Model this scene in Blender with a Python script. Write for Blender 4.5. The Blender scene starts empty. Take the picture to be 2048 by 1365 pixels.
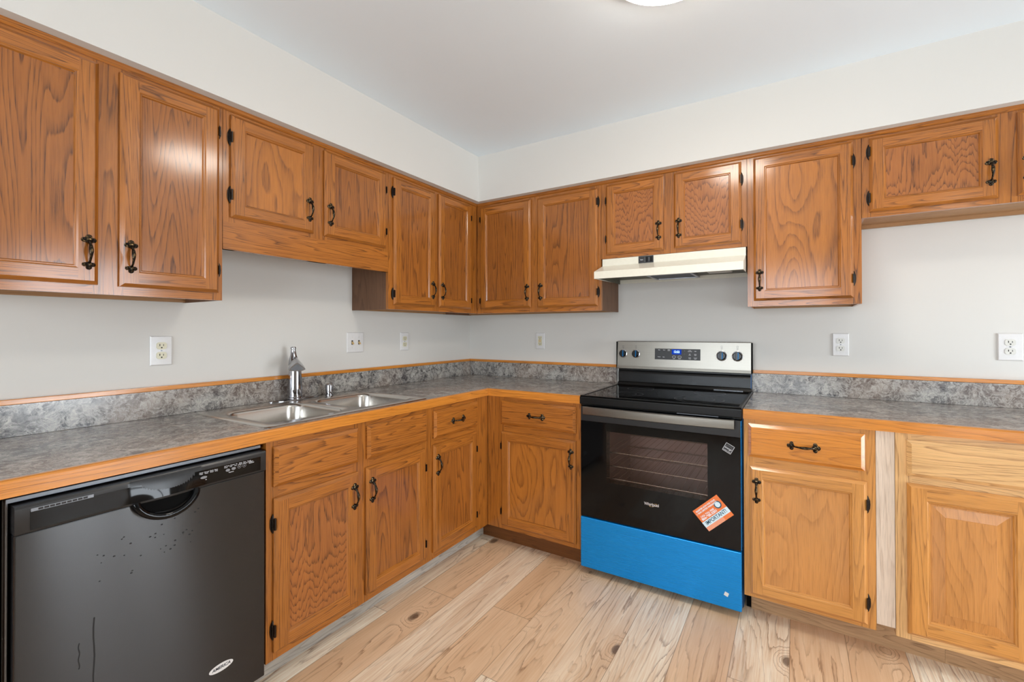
import bpy, bmesh, math, random
from math import sin, cos, pi, radians
from mathutils import Vector, Matrix, noise as mnoise

sc = bpy.context.scene
COL = sc.collection
random.seed(7)

# ------------------------------------------------------------------ camera
W_PX = 2048.0
cam_d = bpy.data.cameras.new('camera')
cam_d.sensor_width = 36.0
cam_d.lens = 892.84 / W_PX * 36.0
cam_d.shift_x = -(1051.27 - 1024.0) / W_PX
cam_d.shift_y = (655.99 - 682.5) / W_PX
cam_d.clip_start = 0.02
cam = bpy.data.objects.new('camera', cam_d)
COL.objects.link(cam)
yaw, pitch, roll = 0.54137, 0.00594, -0.0016
fw = Vector((-sin(yaw), cos(yaw), 0)); rt = Vector((cos(yaw), sin(yaw), 0)); up = Vector((0, 0, 1))
f2 = cos(pitch) * fw + sin(pitch) * up; u2 = -sin(pitch) * fw + cos(pitch) * up
r3 = cos(roll) * rt + sin(roll) * u2; u3 = -sin(roll) * rt + cos(roll) * u2
M = Matrix((r3, u3, -f2)).transposed().to_4x4()
M.translation = Vector((2.19043, -2.7882, 1.2573))
cam.matrix_world = M
sc.camera = cam

# ------------------------------------------------------------------ world, exposure, lights
sc.view_settings.view_transform = 'Standard'
sc.view_settings.look = 'None'
sc.view_settings.gamma = 1.0
sc.view_settings.use_curve_mapping = False
sc.view_settings.exposure = 0.20
w = bpy.data.worlds.new('sky'); sc.world = w; w.use_nodes = True
bg = w.node_tree.nodes['Background']
bg.inputs[0].default_value = (0.80, 0.90, 1.0, 1)
bg.inputs[1].default_value = 1.2

ROOM_X, ROOM_Y, H = 5.0, -5.0, 2.442
LAMP = (1.865, -1.385)

def area(name, loc, rot, sx, sy, power, color):
    l = bpy.data.lights.new(name, 'AREA'); l.shape = 'RECTANGLE'
    l.size = sx; l.size_y = sy; l.energy = power; l.color = color
    o = bpy.data.objects.new(name, l); o.location = loc; o.rotation_euler = rot
    COL.objects.link(o); return o
# daylight through the glass doors, plus fill through an added window behind camera
DAY = (0.93, 0.97, 1.0)
area('daylight_patio_door', (ROOM_X + .06, -1.10, 1.05), (0, radians(90), 0), 2.0, 1.05, 84, DAY)
area('fill_wide_window', (1.55, ROOM_Y - .06, 1.35), (radians(90), 0, 0), 2.2, 1.5, 78, DAY)
area('daylight_garden_door', (4.05, ROOM_Y - .06, 1.05), (radians(90), 0, 0), 1.2, 2.0, 16, DAY)

# ------------------------------------------------------------------ node helpers
class NT:
    def __init__(s, name):
        s.m = bpy.data.materials.new(name); s.m.use_nodes = True
        s.t = s.m.node_tree; s.t.nodes.clear()
        s.out = s.t.nodes.new('ShaderNodeOutputMaterial')
    def n(s, typ, **kw):
        nd = s.t.nodes.new(typ)
        for k, v in kw.items():
            if k == 'i':
                for a, b in v.items():
                    if isinstance(b, (bpy.types.NodeSocket,)): s.t.links.new(b, nd.inputs[a])
                    else: nd.inputs[a].default_value = b
            else: setattr(nd, k, v)
        return nd
    def math(s, op, a, b=None, c=None, clamp=False):
        nd = s.t.nodes.new('ShaderNodeMath'); nd.operation = op; nd.use_clamp = clamp
        for i, x in enumerate((a, b, c)):
            if x is None: continue
            if isinstance(x, bpy.types.NodeSocket): s.t.links.new(x, nd.inputs[i])
            else: nd.inputs[i].default_value = x
        return nd.outputs[0]
    def comb(s, x, y, z=0.0):
        return s.n('ShaderNodeCombineXYZ', i={0: x, 1: y, 2: z}).outputs[0]
    def noise(s, vec, scale=1, detail=2, rough=.5, dist=0, out=0):
        return s.n('ShaderNodeTexNoise', i={'Vector': vec, 'Scale': scale, 'Detail': detail, 'Roughness': rough, 'Distortion': dist}).outputs[out]
    def mix(s, f, a, b, mode='MIX'):
        nd = s.t.nodes.new('ShaderNodeMix'); nd.data_type = 'RGBA'; nd.blend_type = mode
        for i, x in ((0, f), (6, a), (7, b)):
            if isinstance(x, bpy.types.NodeSocket): s.t.links.new(x, nd.inputs[i])
            else: nd.inputs[i].default_value = x if i == 0 else (*x[:3], 1)
        return nd.outputs[2]
    def ramp(s, f, pts):
        nd = s.t.nodes.new('ShaderNodeValToRGB'); s.t.links.new(f, nd.inputs[0])
        el = nd.color_ramp.elements
        while len(el) < len(pts): el.new(0.5)
        for e, (p, c) in zip(el, pts):
            e.position = p; e.color = (*c[:3], 1) if not isinstance(c, (int, float)) else (c, c, c, 1)
        return nd.outputs[0]
    def bsdf(s, **kw):
        nd = s.t.nodes.new('ShaderNodeBsdfPrincipled')
        for k, v in kw.items():
            k = k.replace('_', ' ')
            if isinstance(v, bpy.types.NodeSocket): s.t.links.new(v, nd.inputs[k])
            else: nd.inputs[k].default_value = v
        s.t.links.new(nd.outputs[0], s.out.inputs[0]); return nd
    def bump(s, h, strength, dist=.001):
        return s.n('ShaderNodeBump', i={'Height': h, 'Strength': strength, 'Distance': dist}).outputs[0]

def srgb(r, g, b):
    f = lambda c: (c / 255 / 12.92) if c / 255 <= .04045 else ((c / 255 + .055) / 1.055) ** 2.4
    return (f(r), f(g), f(b), 1)

def plain(name, col, rough=.5, metal=0, spec=.5, coat=0, bumpy=0, bscale=60):
    t = NT(name)
    b = t.bsdf(Base_Color=col, Roughness=rough, Metallic=metal)
    b.inputs['Specular IOR Level'].default_value = spec
    b.inputs['Coat Weight'].default_value = coat
    g = t.n('ShaderNodeTexCoord').outputs['Object']
    nz = t.noise(g, bscale, 3, .6)
    c2 = t.mix(nz, tuple(c * .93 for c in col[:3]), tuple(min(1, c * 1.05) for c in col[:3]))
    t.t.links.new(c2, b.inputs['Base Color'])
    if bumpy:
        t.t.links.new(t.bump(nz, bumpy, .002), b.inputs['Normal'])
    return t.m

def oak(name, light, mid, dark, su=9.0, sv=.8, rings=9, contrast=1.0, jag=.5, rough=.42, coat=.85, blotch=.12, lin=0.0):
    t = NT(name)
    uv = t.n('ShaderNodeTexCoord').outputs['UV']
    sp = t.n('ShaderNodeSeparateXYZ', i={0: uv}); u, v = sp.outputs[0], sp.outputs[1]
    F = t.noise(t.comb(t.math('MULTIPLY', u, su), t.math('MULTIPLY', v, sv)), 1, 1.2, .4)
    J = t.noise(t.comb(t.math('MULTIPLY', u, 95.0), t.math('MULTIPLY', v, 7.0), 3.1), 1, 2, .6)
    J2 = t.noise(t.comb(t.math('MULTIPLY', u, 28.0), t.math('MULTIPLY', v, 4.0), 7.7), 1, 1, .5)
    f = t.math('ADD', t.math('MULTIPLY', F, rings * 2.0), t.math('MULTIPLY', t.math('SUBTRACT', J, .5), jag))
    f = t.math('ADD', f, t.math('MULTIPLY', t.math('SUBTRACT', J2, .5), jag * 2.2))
    if lin: f = t.math('ADD', f, t.math('MULTIPLY', v, lin))
    fr = t.math('FRACT', f)
    ring = t.ramp(fr, [(0, .05), (.07, 1.0), (.20, .60), (.42, .14), (.97, 0.0)])
    pore = t.noise(t.comb(t.math('MULTIPLY', u, 420.0), t.math('MULTIPLY', v, 14.0), 1.3), 1, 2, .55)
    pm = t.ramp(pore, [(.46, 0.0), (.66, 1.0)])
    dk = t.math('MULTIPLY', ring, t.math('ADD', t.math('MULTIPLY', pm, .55), .5), clamp=True)
    fib = t.noise(t.comb(t.math('MULTIPLY', u, 160.0), t.math('MULTIPLY', v, 3.0), 5.5), 1, 2, .6)
    blo = t.noise(t.comb(t.math('MULTIPLY', u, 6.0), t.math('MULTIPLY', v, 2.5), 9.5), 1, 2, .5)
    a = t.mix(fib, mid, light)
    a = t.mix(t.math('MULTIPLY', dk, contrast, clamp=True), a, dark)
    k = t.math('ADD', t.math('MULTIPLY', t.math('SUBTRACT', blo, .5), blotch * 3), 1.0)
    k = t.math('MULTIPLY', k, t.math('ADD', t.math('MULTIPLY', pm, -.14), 1.04))
    a = t.mix(1.0, a, t.comb(k, k, k), 'MULTIPLY')
    b = t.bsdf(Base_Color=a, Roughness=rough)
    b.inputs['Coat Weight'].default_value = coat
    b.inputs['Specular IOR Level'].default_value = .25
    b.inputs['Coat Roughness'].default_value = .15
    h = t.math('ADD', t.math('MULTIPLY', pm, -.5), t.math('MULTIPLY', dk, -.6))
    t.t.links.new(t.bump(h, .35, .0006), b.inputs['Normal'])
    return t.m

L1, M1, D1 = srgb(182, 113, 41), srgb(150, 86, 25), srgb(66, 30, 7)
MAT = {}
MAT['oak'] = oak('oak_straight', L1, M1, D1, 17, .45, 11, .90, .30)
MAT['oak_rail'] = oak('oak_rail', srgb(186, 115, 42), srgb(155, 89, 27), D1, 15, .65, 12, .90, .35)
MAT['oak_panel'] = oak('oak_panel_calm', srgb(170, 103, 38), srgb(138, 78, 25), srgb(62, 28, 7), 9, .65, 12, .90, .32)
MAT['oak_flame'] = oak('oak_panel_flame', srgb(176, 108, 48), srgb(148, 84, 33), srgb(62, 28, 8), 7.0, 2.0, 7, .95, 1.3, lin=19.0)
MAT['oak_soft'] = oak('oak_panel_soft', srgb(186, 116, 43), srgb(160, 94, 30), srgb(84, 42, 11), 6, 1.1, 9, .75, .3)
MAT['oak_edge'] = oak('oak_edge', srgb(218, 142, 56), srgb(196, 120, 40), srgb(128, 68, 16), 14, .7, 8, .62, .35, rough=.3)
MAT['oak_pale_lit'] = oak('oak_pale_lit', srgb(214, 152, 80), srgb(194, 130, 60), srgb(120, 70, 28), 15, .6, 9, .7, .35)  # tone raised for window light beside the range; also the pale cabinet's doors
MAT['oak_pale_lit_panel'] = oak('oak_pale_lit_panel', srgb(206, 144, 78), srgb(190, 126, 62), srgb(142, 88, 38), 6, 1.4, 7, .55, .3)
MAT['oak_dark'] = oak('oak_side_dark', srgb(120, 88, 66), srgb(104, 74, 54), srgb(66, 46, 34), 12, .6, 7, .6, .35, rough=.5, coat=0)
MAT['oak_inside'] = oak('oak_underside', srgb(176, 136, 96), srgb(160, 120, 82), srgb(120, 84, 54), 10, .6, 5, .4, .3, rough=.5, coat=0)
MAT['oak_raw'] = oak('oak_unfinished', srgb(226, 208, 190), srgb(214, 194, 174), srgb(180, 156, 136), 14, .6, 6, .55, .4, rough=.7, coat=0, blotch=.05)
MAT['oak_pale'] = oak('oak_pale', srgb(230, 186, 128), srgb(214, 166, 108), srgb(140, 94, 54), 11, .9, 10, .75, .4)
MAT['kick_grey'] = oak('weathered_plank', srgb(196, 188, 176), srgb(176, 168, 156), srgb(104, 96, 88), 12, 2.0, 8, .7, .5, rough=.6, coat=0, blotch=.25)
MAT['kick_plank'] = oak('plank_kick', srgb(190, 154, 116), srgb(170, 134, 98), srgb(112, 82, 58), 10, 1.4, 9, .7, .5, rough=.5, coat=0, blotch=.2)
MAT['kick_brown'] = oak('brown_kick', srgb(120, 74, 36), srgb(102, 60, 28), srgb(66, 36, 18), 12, .8, 7, .6, .4, rough=.5, coat=0)

def floor_mat():
    t = NT('oak_plank_floor')
    g = t.n('ShaderNodeTexCoord').outputs['Object']
    sp = t.n('ShaderNodeSeparateXYZ', i={0: g}); x, y = sp.outputs[0], sp.outputs[1]
    PW, PL = .193, 1.22
    cx = t.math('DIVIDE', t.math('SUBTRACT', x, 1.205 - PW * 20), PW)
    ci = t.math('FLOOR', cx); fx = t.math('FRACT', cx)
    wn = t.n('ShaderNodeTexWhiteNoise', noise_dimensions='1D', i={'W': t.math('ADD', ci, 3.7)}).outputs['Value']
    cy = t.math('ADD', t.math('DIVIDE', y, PL), t.math('ADD', wn, 20.0))
    ri = t.math('FLOOR', cy); fy = t.math('FRACT', cy)
    idn = t.n('ShaderNodeTexWhiteNoise', noise_dimensions='2D', i={'Vector': t.comb(ci, ri)})
    idv = idn.outputs['Value']; idc = t.n('ShaderNodeSeparateXYZ', i={0: idn.outputs['Color']})
    ox = t.math('MULTIPLY', idc.outputs[0], 40.0); oy = t.math('MULTIPLY', idc.outputs[1], 40.0)
    u = t.math('ADD', x, ox); v = t.math('ADD', y, oy)
    # knots bend the rings
    kv = t.comb(t.math('MULTIPLY', u, 5.0), t.math('MULTIPLY', v, 3.0))
    vo = t.n('ShaderNodeTexVoronoi', feature='F1', i={'Vector': kv, 'Scale': 1.0, 'Randomness': 1.0})
    d = vo.outputs['Distance']
    kn = t.math('POWER', 2.718, t.math('MULTIPLY', t.math('MULTIPLY', d, d), -26.0))
    F = t.noise(t.comb(t.math('MULTIPLY', u, 6.5), t.math('MULTIPLY', v, .70)), 1, 1.5, .45)
    J = t.noise(t.comb(t.math('MULTIPLY', u, 60.0), t.math('MULTIPLY', v, 5.0), 2.0), 1, 3, .6)
    f = t.math('ADD', t.math('MULTIPLY', F, 17.0), t.math('MULTIPLY', kn, 5.0))
    f = t.math('ADD', f, t.math('MULTIPLY', t.math('SUBTRACT', J, .5), 1.1))
    ring = t.ramp(t.math('FRACT', f), [(0, .1), (.06, 1.0), (.14, .55), (.30, .12), (.97, 0.0)])
    fade = t.noise(t.comb(t.math('MULTIPLY', u, 9.0), t.math('MULTIPLY', v, 2.0), 8.0), 1, 2, .5)
    fadem = t.ramp(fade, [(.38, .12), (.62, 1.0)])
    fib = t.noise(t.comb(t.math('MULTIPLY', u, 150.0), t.math('MULTIPLY', v, 4.5), 4.0), 1, 3, .6)
    blo = t.noise(t.comb(t.math('MULTIPLY', u, 9.0), t.math('MULTIPLY', v, 1.2), 6.0), 1, 3, .55)
    mid, dark = srgb(210, 170, 130), srgb(128, 88, 58)
    warm = t.mix(idv, srgb(226, 186, 146), srgb(255, 248, 228))
    a = t.mix(t.math('MULTIPLY', t.ramp(fib, [(.36, 1.0), (.62, 0.0)]), .60), warm, srgb(218, 178, 138))
    bm = t.ramp(blo, [(.44, 0.0), (.64, 1.0)])
    a = t.mix(t.math('MULTIPLY', bm, .42), a, srgb(196, 150, 108))
    a = t.mix(t.math('MULTIPLY', t.math('MULTIPLY', ring, fadem), .72), a, dark)
    sel = t.n('ShaderNodeSeparateXYZ', i={0: vo.outputs['Color']}).outputs[0]
    on = t.math('GREATER_THAN', sel, .40)
    core = t.ramp(t.math('MULTIPLY_ADD', d, .72, t.math('MULTIPLY', t.math('SUBTRACT', J, .5), .05)), [(.0, 1.0), (.05, .9), (.09, .0)])
    a = t.mix(t.math('MULTIPLY', t.math('MULTIPLY', core, on), .85), a, srgb(74, 50, 36))
    # joints between boards
    ex = t.math('MINIMUM', fx, t.math('SUBTRACT', 1.0, fx))
    ey = t.math('MINIMUM', fy, t.math('SUBTRACT', 1.0, fy))
    jx = t.math('LESS_THAN', ex, .0065); jy = t.math('LESS_THAN', ey, .0011)
    jo = t.math('MAXIMUM', jx, jy)
    a = t.mix(t.math('MULTIPLY', jo, .55), a, srgb(96, 68, 46))
    b = t.bsdf(Base_Color=a, Roughness=t.math('ADD', t.math('MULTIPLY', fib, .12), .36))
    b.inputs['Specular IOR Level'].default_value = .4
    h = t.math('ADD', t.math('MULTIPLY', fib, .3), t.math('MULTIPLY', jo, -1.5))
    t.t.links.new(t.bump(h, .15, .0008), b.inputs['Normal'])
    return t.m
MAT['floor'] = floor_mat()

def laminate(name='marbled_laminate'):
    t = NT(name)
    g = t.n('ShaderNodeTexCoord').outputs['Object']
    n1 = t.noise(g, 5.5, 5, .62, 1.2)
    wv = t.n('ShaderNodeVectorMath', operation='ADD', i={0: g, 1: t.n('ShaderNodeVectorMath', operation='SCALE', i={0: t.noise(g, 9, 4, .6, 0, 1), 'Scale': .11}).outputs[0]}).outputs[0]
    n2 = t.noise(wv, 26, 6, .72, .8)
    n3 = t.noise(g, 3.2, 3, .5, .5)
    a = t.mix(t.ramp(n1, [(.36, 0.0), (.64, 1.0)]), srgb(94, 91, 90), srgb(166, 163, 158))
    a = t.mix(t.ramp(n2, [(.36, 1.0), (.52, 0.0)]), a, srgb(58, 54, 56))
    a = t.mix(t.math('MULTIPLY', t.ramp(n2, [(.52, 0.0), (.68, 1.0)]), .85), a, srgb(196, 190, 180))
    a = t.mix(t.math('MULTIPLY', t.ramp(n3, [(.48, 0.0), (.66, 1.0)]), .35), a, srgb(140, 112, 92))
    rg = t.noise(wv, 17, 7, .66, 1.6)
    ridge = t.math('ABSOLUTE', t.math('SUBTRACT', rg, .5))
    vein = t.ramp(ridge, [(0, 1.0), (.012, .7), (.030, 0.0)])
    a = t.mix(t.math('MULTIPLY', vein, .55), a, srgb(208, 202, 192))
    b = t.bsdf(Base_Color=a, Roughness=.20)
    b.inputs['Specular IOR Level'].default_value = .55
    t.t.links.new(t.bump(t.noise(g, 260, 2, .5), .05, .0005), b.inputs['Normal'])
    return t.m
MAT['laminate'] = laminate()

def brushed(name, col, rough=.3, axis='x', metal=1.0, amt=.10):
    t = NT(name)
    g = t.n('ShaderNodeTexCoord').outputs['Object']
    sp = t.n('ShaderNodeSeparateXYZ', i={0: g})
    s = {'x': (4, 500, 500), 'y': (500, 4, 500), 'z': (500, 500, 4)}[axis]
    v = t.comb(*[t.math('MULTIPLY', sp.outputs[i], float(s[i])) for i in range(3)])
    nz = t.noise(v, 1, 3, .6)
    c = t.mix(nz, tuple(x * .86 for x in col[:3]), tuple(min(1, x * 1.08) for x in col[:3]))
    b = t.bsdf(Base_Color=c, Metallic=metal, Roughness=t.math('ADD', t.math('MULTIPLY', nz, amt), rough - amt / 2))
    t.t.links.new(t.bump(nz, .08, .0004), b.inputs['Normal'])
    return t.m

def wall_mat(name, col, sc_=38):
    t = NT(name)
    g = t.n('ShaderNodeTexCoord').outputs['Object']
    nz = t.noise(g, sc_, 4, .6); big = t.noise(g, 2.2, 2, .5)
    c = t.mix(big, tuple(x * .975 for x in col[:3]), tuple(min(1, x * 1.015) for x in col[:3]))
    b = t.bsdf(Base_Color=c, Roughness=.6)
    b.inputs['Specular IOR Level'].default_value = .3
    t.t.links.new(t.bump(nz, .12, .0012), b.inputs['Normal'])
    return t.m

MAT['wall'] = wall_mat('white_wall_paint', srgb(214, 211, 205))
MAT['ceiling'] = wall_mat('ceiling_paint', srgb(230, 238, 243), 60)
MAT['trim_white'] = plain('white_trim_paint', srgb(232, 232, 230), .35)
MAT['steel'] = brushed('stainless_brushed', srgb(132, 128, 120), .30, 'x')
MAT['steel_sink'] = brushed('sink_stainless', srgb(206, 202, 196), .24, 'y')
MAT['chrome'] = plain('chrome', srgb(168, 168, 172), .09, 1)
MAT['bluefilm'] = brushed('blue_film_on_steel', srgb(8, 142, 222), .28, 'x', .45)
MAT['bluefilm_dark'] = plain('blue_film_side', srgb(24, 70, 112), .35, .3)
MAT['black_gloss'] = plain('black_glass', srgb(8, 8, 9), .06, 0, .25)
MAT['black_satin'] = plain('black_satin', srgb(14, 14, 14), .24, 0, .32)
MAT['black_panel'] = plain('black_plastic', srgb(30, 30, 31), .42, 0, .5)
MAT['black_trim'] = plain('dark_grey_trim', srgb(34, 34, 35), .30, 0, .4)
MAT['black_matte'] = plain('black_matte', srgb(8, 8, 8), .8, 0, .12)
def dw_metal():
    t = NT('dishwasher_black_metal')
    g = t.n('ShaderNodeTexCoord').outputs['Object']
    sp = t.n('ShaderNodeSeparateXYZ', i={0: g})
    nz = t.noise(t.comb(t.math('MULTIPLY', sp.outputs[0], 5.0), t.math('MULTIPLY', sp.outputs[1], 5.0), t.math('MULTIPLY', sp.outputs[2], 400.0)), 1, 3, .6)
    sm = t.noise(g, 4, 3, .6)
    b = t.bsdf(Base_Color=t.mix(nz, srgb(22, 22, 23), srgb(27, 27, 28)), Metallic=.0, Roughness=.21)
    b.inputs['Specular IOR Level'].default_value = .62
    b.inputs['Anisotropic'].default_value = 1.0
    b.inputs['Anisotropic Rotation'].default_value = .25
    tg = t.n('ShaderNodeTangent', direction_type='UV_MAP', uv_map='UVMap')
    t.t.links.new(tg.outputs[0], b.inputs['Tangent'])
    return t.m
MAT['dw_panel'] = dw_metal()
MAT['grey_metal'] = plain('grey_metal_strip', srgb(120, 122, 126), .35, .7)
MAT['almond'] = plain('almond_enamel', srgb(232, 228, 212), .25)
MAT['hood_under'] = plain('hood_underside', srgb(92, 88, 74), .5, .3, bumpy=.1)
MAT['filter'] = plain('grease_filter_mesh', srgb(70, 74, 84), .45, .8, bumpy=.6, bscale=400)
MAT['filter_frame'] = plain('aluminium_frame', srgb(176, 178, 184), .35, .9)
MAT['plate_white'] = plain('white_plate_plastic', srgb(222, 220, 218), .32)
MAT['recept_white'] = plain('white_receptacle', srgb(214, 212, 204), .35)
MAT['recept_ivory'] = plain('ivory_receptacle', srgb(212, 206, 178), .35)
MAT['ivory_toggle'] = plain('ivory_toggle', srgb(206, 172, 112), .35)
MAT['slot'] = plain('dark_slot', srgb(24, 20, 18), .6)
MAT['brass'] = None
def antique():
    t = NT('antique_brass')
    g = t.n('ShaderNodeTexCoord').outputs['Object']
    nz = t.noise(g, 120, 3, .6)
    c = t.mix(t.ramp(nz, [(.52, 0.0), (.78, 1.0)]), srgb(44, 39, 34), srgb(156, 128, 86))
    t.bsdf(Base_Color=c, Metallic=.95, Roughness=.30)
    return t.m
MAT['brass'] = antique()
MAT['bronze'] = plain('dark_bronze', srgb(46, 40, 36), .36, .8)
MAT['text_white'] = plain('white_print', srgb(205, 205, 208), .5)
MAT['text_bright'] = plain('bright_white_print', srgb(246, 244, 248), .5)
MAT['text_grey'] = plain('grey_print', srgb(130, 130, 132), .5)
MAT['text_dark'] = plain('dark_print', srgb(40, 44, 56), .5)
MAT['logo_silver'] = plain('silver_logo', srgb(214, 212, 216), .3, .6)
MAT['sticker_orange'] = plain('orange_label', srgb(236, 124, 62), .45)
MAT['sticker_pale'] = plain('pale_blue_label', srgb(216, 236, 246), .45)
MAT['sticker_salmon'] = plain('salmon_label', srgb(240, 160, 126), .45)
MAT['sticker_teal'] = plain('teal_print', srgb(34, 84, 106), .45)
MAT['rack'] = plain('chrome_rack', srgb(206, 198, 184), .25, 1)
MAT['oven_inside'] = plain('oven_enamel', srgb(190, 168, 160), .5)
MAT['ring_grey'] = plain('burner_ring_print', srgb(84, 84, 86), .3)
MAT['stain'] = plain('dull_stain', srgb(26, 26, 27), .7)

def emis(name, col, s):
    t = NT(name)
    e = t.n('ShaderNodeEmission', i={'Color': col, 'Strength': s})
    t.t.links.new(e.outputs[0], t.out.inputs[0]); return t.m
MAT['clock'] = emis('clock_digits_glow', (.45, .75, 1.0, 1), 2.4)
MAT['clock_bg'] = emis('clock_window_glow', (.01, .05, .45, 1), .9)
def pane_mat(name, tint, gl):
    t = NT(name)
    tr = t.n('ShaderNodeBsdfTransparent', i={'Color': tint})
    g = t.n('ShaderNodeBsdfGlossy', i={'Color': (1, 1, 1, 1), 'Roughness': .03})
    fr = t.n('ShaderNodeFresnel', i={'IOR': gl})
    m = t.n('ShaderNodeMixShader', i={0: fr.outputs[0], 1: tr.outputs[0], 2: g.outputs[0]})
    t.t.links.new(m.outputs[0], t.out.inputs[0]); return t.m
MAT['pane'] = pane_mat('window_pane', (.96, .98, 1, 1), 1.45)
MAT['oven_pane'] = pane_mat('oven_window_pane', (.86, .80, .78, 1), 1.3)

# ------------------------------------------------------------------ mesh builder
class MB:
    """Collects shapes in a wall's own frame (x along the wall, -y out of it, z up)."""
    def __init__(s, off=None):
        s.v = []; s.f = []; s.uv = []; s.mi = []; s.cur = 0
        s.off = off or (random.uniform(0, 60), random.uniform(0, 60))
    def newoff(s): s.off = (random.uniform(0, 60), random.uniform(0, 60)); return s
    def face(s, pts, g=(0, 0, 1)):
        pts = [Vector(p) for p in pts]
        n = Vector((0, 0, 0))
        for i in range(len(pts)):
            a, b = pts[i], pts[(i + 1) % len(pts)]
            n += a.cross(b)
        if n.length < 1e-12: n = Vector((0, 0, 1))
        n.normalize(); g = Vector(g)
        if abs(n.dot(g)) > .9:
            g = Vector((1, 0, 0)) if abs(n.x) < .5 else Vector((0, 1, 0))
        g = (g - n * n.dot(g)).normalized(); c = g.cross(n)
        b = len(s.v); s.v += [tuple(p) for p in pts]
        s.f.append(list(range(b, b + len(pts))))
        s.uv.append([(p.dot(c) + s.off[0], p.dot(g) + s.off[1]) for p in pts]); s.mi.append(s.cur)
    def box(s, x0, x1, y0, y1, z0, z1, g=(0, 0, 1)):
        if x0 > x1: x0, x1 = x1, x0
        if y0 > y1: y0, y1 = y1, y0
        if z0 > z1: z0, z1 = z1, z0
        P = lambda a, b, c: (a, b, c)
        s.face([P(x0, y0, z0), P(x1, y0, z0), P(x1, y0, z1), P(x0, y0, z1)], g)
        s.face([P(x1, y1, z0), P(x0, y1, z0), P(x0, y1, z1), P(x1, y1, z1)], g)
        s.face([P(x0, y1, z0), P(x0, y0, z0), P(x0, y0, z1), P(x0, y1, z1)], g)
        s.face([P(x1, y0, z0), P(x1, y1, z0), P(x1, y1, z1), P(x1, y0, z1)], g)
        s.face([P(x0, y0, z1), P(x1, y0, z1), P(x1, y1, z1), P(x0, y1, z1)], g)
        s.face([P(x0, y1, z0), P(x1, y1, z0), P(x1, y0, z0), P(x0, y0, z0)], g)
        return s
    def prism(s, poly, a0, a1, axis='x', g=(1, 0, 0)):
        """poly: closed outline; axis x -> (y,z) points, y -> (x,z), z -> (x,y)"""
        mk = {'x': lambda p, a: (a, p[0], p[1]), 'y': lambda p, a: (p[0], a, p[1]), 'z': lambda p, a: (p[0], p[1], a)}[axis]
        n = len(poly)
        s.face([mk(p, a0) for p in poly], g); s.face([mk(p, a1) for p in reversed(poly)], g)
        for i in range(n):
            p, q = poly[i], poly[(i + 1) % n]
            s.face([mk(p, a1), mk(q, a1), mk(q, a0), mk(p, a0)], g)
        return s
    def rings(s, loops, cap0=True, cap1=True, g=(0, 0, 1)):
        for a, b in zip(loops, loops[1:]):
            n = len(a)
            for i in range(n):
                j = (i + 1) % n
                s.face([a[i], a[j], b[j], b[i]], g)
        if cap0: s.face(list(reversed(loops[0])), g)
        if cap1: s.face(loops[-1], g)
        return s
    def lathe(s, prof, c, axis='z', n=24, cap0=True, cap1=True):
        """prof: (radius, height along axis)"""
        L = []
        for r, h in prof:
            ring = []
            for i in range(n):
                a = 2 * pi * i / n; p, q = r * cos(a), r * sin(a)
                if axis == 'z': ring.append((c[0] + p, c[1] + q, c[2] + h))
                elif axis == 'y': ring.append((c[0] + p, c[1] - h, c[2] + q))      # h grows out of the wall
                else: ring.append((c[0] + h, c[1] + p, c[2] + q))
            L.append(ring)
        return s.rings(L, cap0, cap1)
    def tube(s, path, rad, n=10, cap=True, flat=1.0):
        path = [Vector(p) for p in path]
        if not isinstance(rad, (list, tuple)): rad = [rad] * len(path)
        L = []; prev = None
        for i, p in enumerate(path):
            t = (path[min(i + 1, len(path) - 1)] - path[max(i - 1, 0)]).normalized()
            ref = Vector((1, 0, 0)) if abs(t.x) < .8 else Vector((0, 0, 1))
            if prev is not None: ref = prev
            a = (ref - t * ref.dot(t)).normalized(); prev = a; b = t.cross(a)
            L.append([tuple(p + a * cos(2 * pi * k / n) * rad[i] + b * sin(2 * pi * k / n) * rad[i] * flat) for k in range(n)])
        return s.rings(L, cap, cap)
    def mesh(s, name, origin=(0, 0, 0)):
        me = bpy.data.meshes.new(name)
        o = Vector(origin)
        me.from_pydata([tuple(Vector(v) - o) for v in s.v], [], s.f)
        uvl = me.uv_layers.new(name='UVMap')
        k = 0
        for fu in s.uv:
            for x in fu: uvl.data[k].uv = x; k += 1
        for p, m in zip(me.polygons, s.mi): p.material_index = m
        bm = bmesh.new(); bm.from_mesh(me)
        bmesh.ops.remove_doubles(bm, verts=bm.verts, dist=1e-5)
        bmesh.ops.recalc_face_normals(bm, faces=bm.faces)
        bm.to_mesh(me); bm.free()
        me.update()
        return me
    def build(s, name, mat, parent=None, bevel=0, smooth=False, origin=(0, 0, 0), seg=2):
        me = s.mesh(name, origin)
        mats = mat if isinstance(mat, (list, tuple)) else [mat]
        for m in mats: me.materials.append(MAT[m] if isinstance(m, str) else m)
        if smooth:
            me.shade_smooth(); me.set_sharp_from_angle(angle=radians(smooth if smooth is not True else 38))
        ob = bpy.data.objects.new(name, me); COL.objects.link(ob)
        ob.location = origin
        if parent is not None: ob.parent = parent
        if bevel:
            b = ob.modifiers.new('soft_edge', 'BEVEL'); b.width = bevel; b.segments = seg
            b.limit_method = 'ANGLE'; b.angle_limit = radians(40)
        return ob

LEFT = pi / 2   # the sink wall: x runs along +Y, -y points to +X
def P2W(wall, x, y, z):
    return (x, y, z) if wall == 'B' else (-y, x, z)

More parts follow.
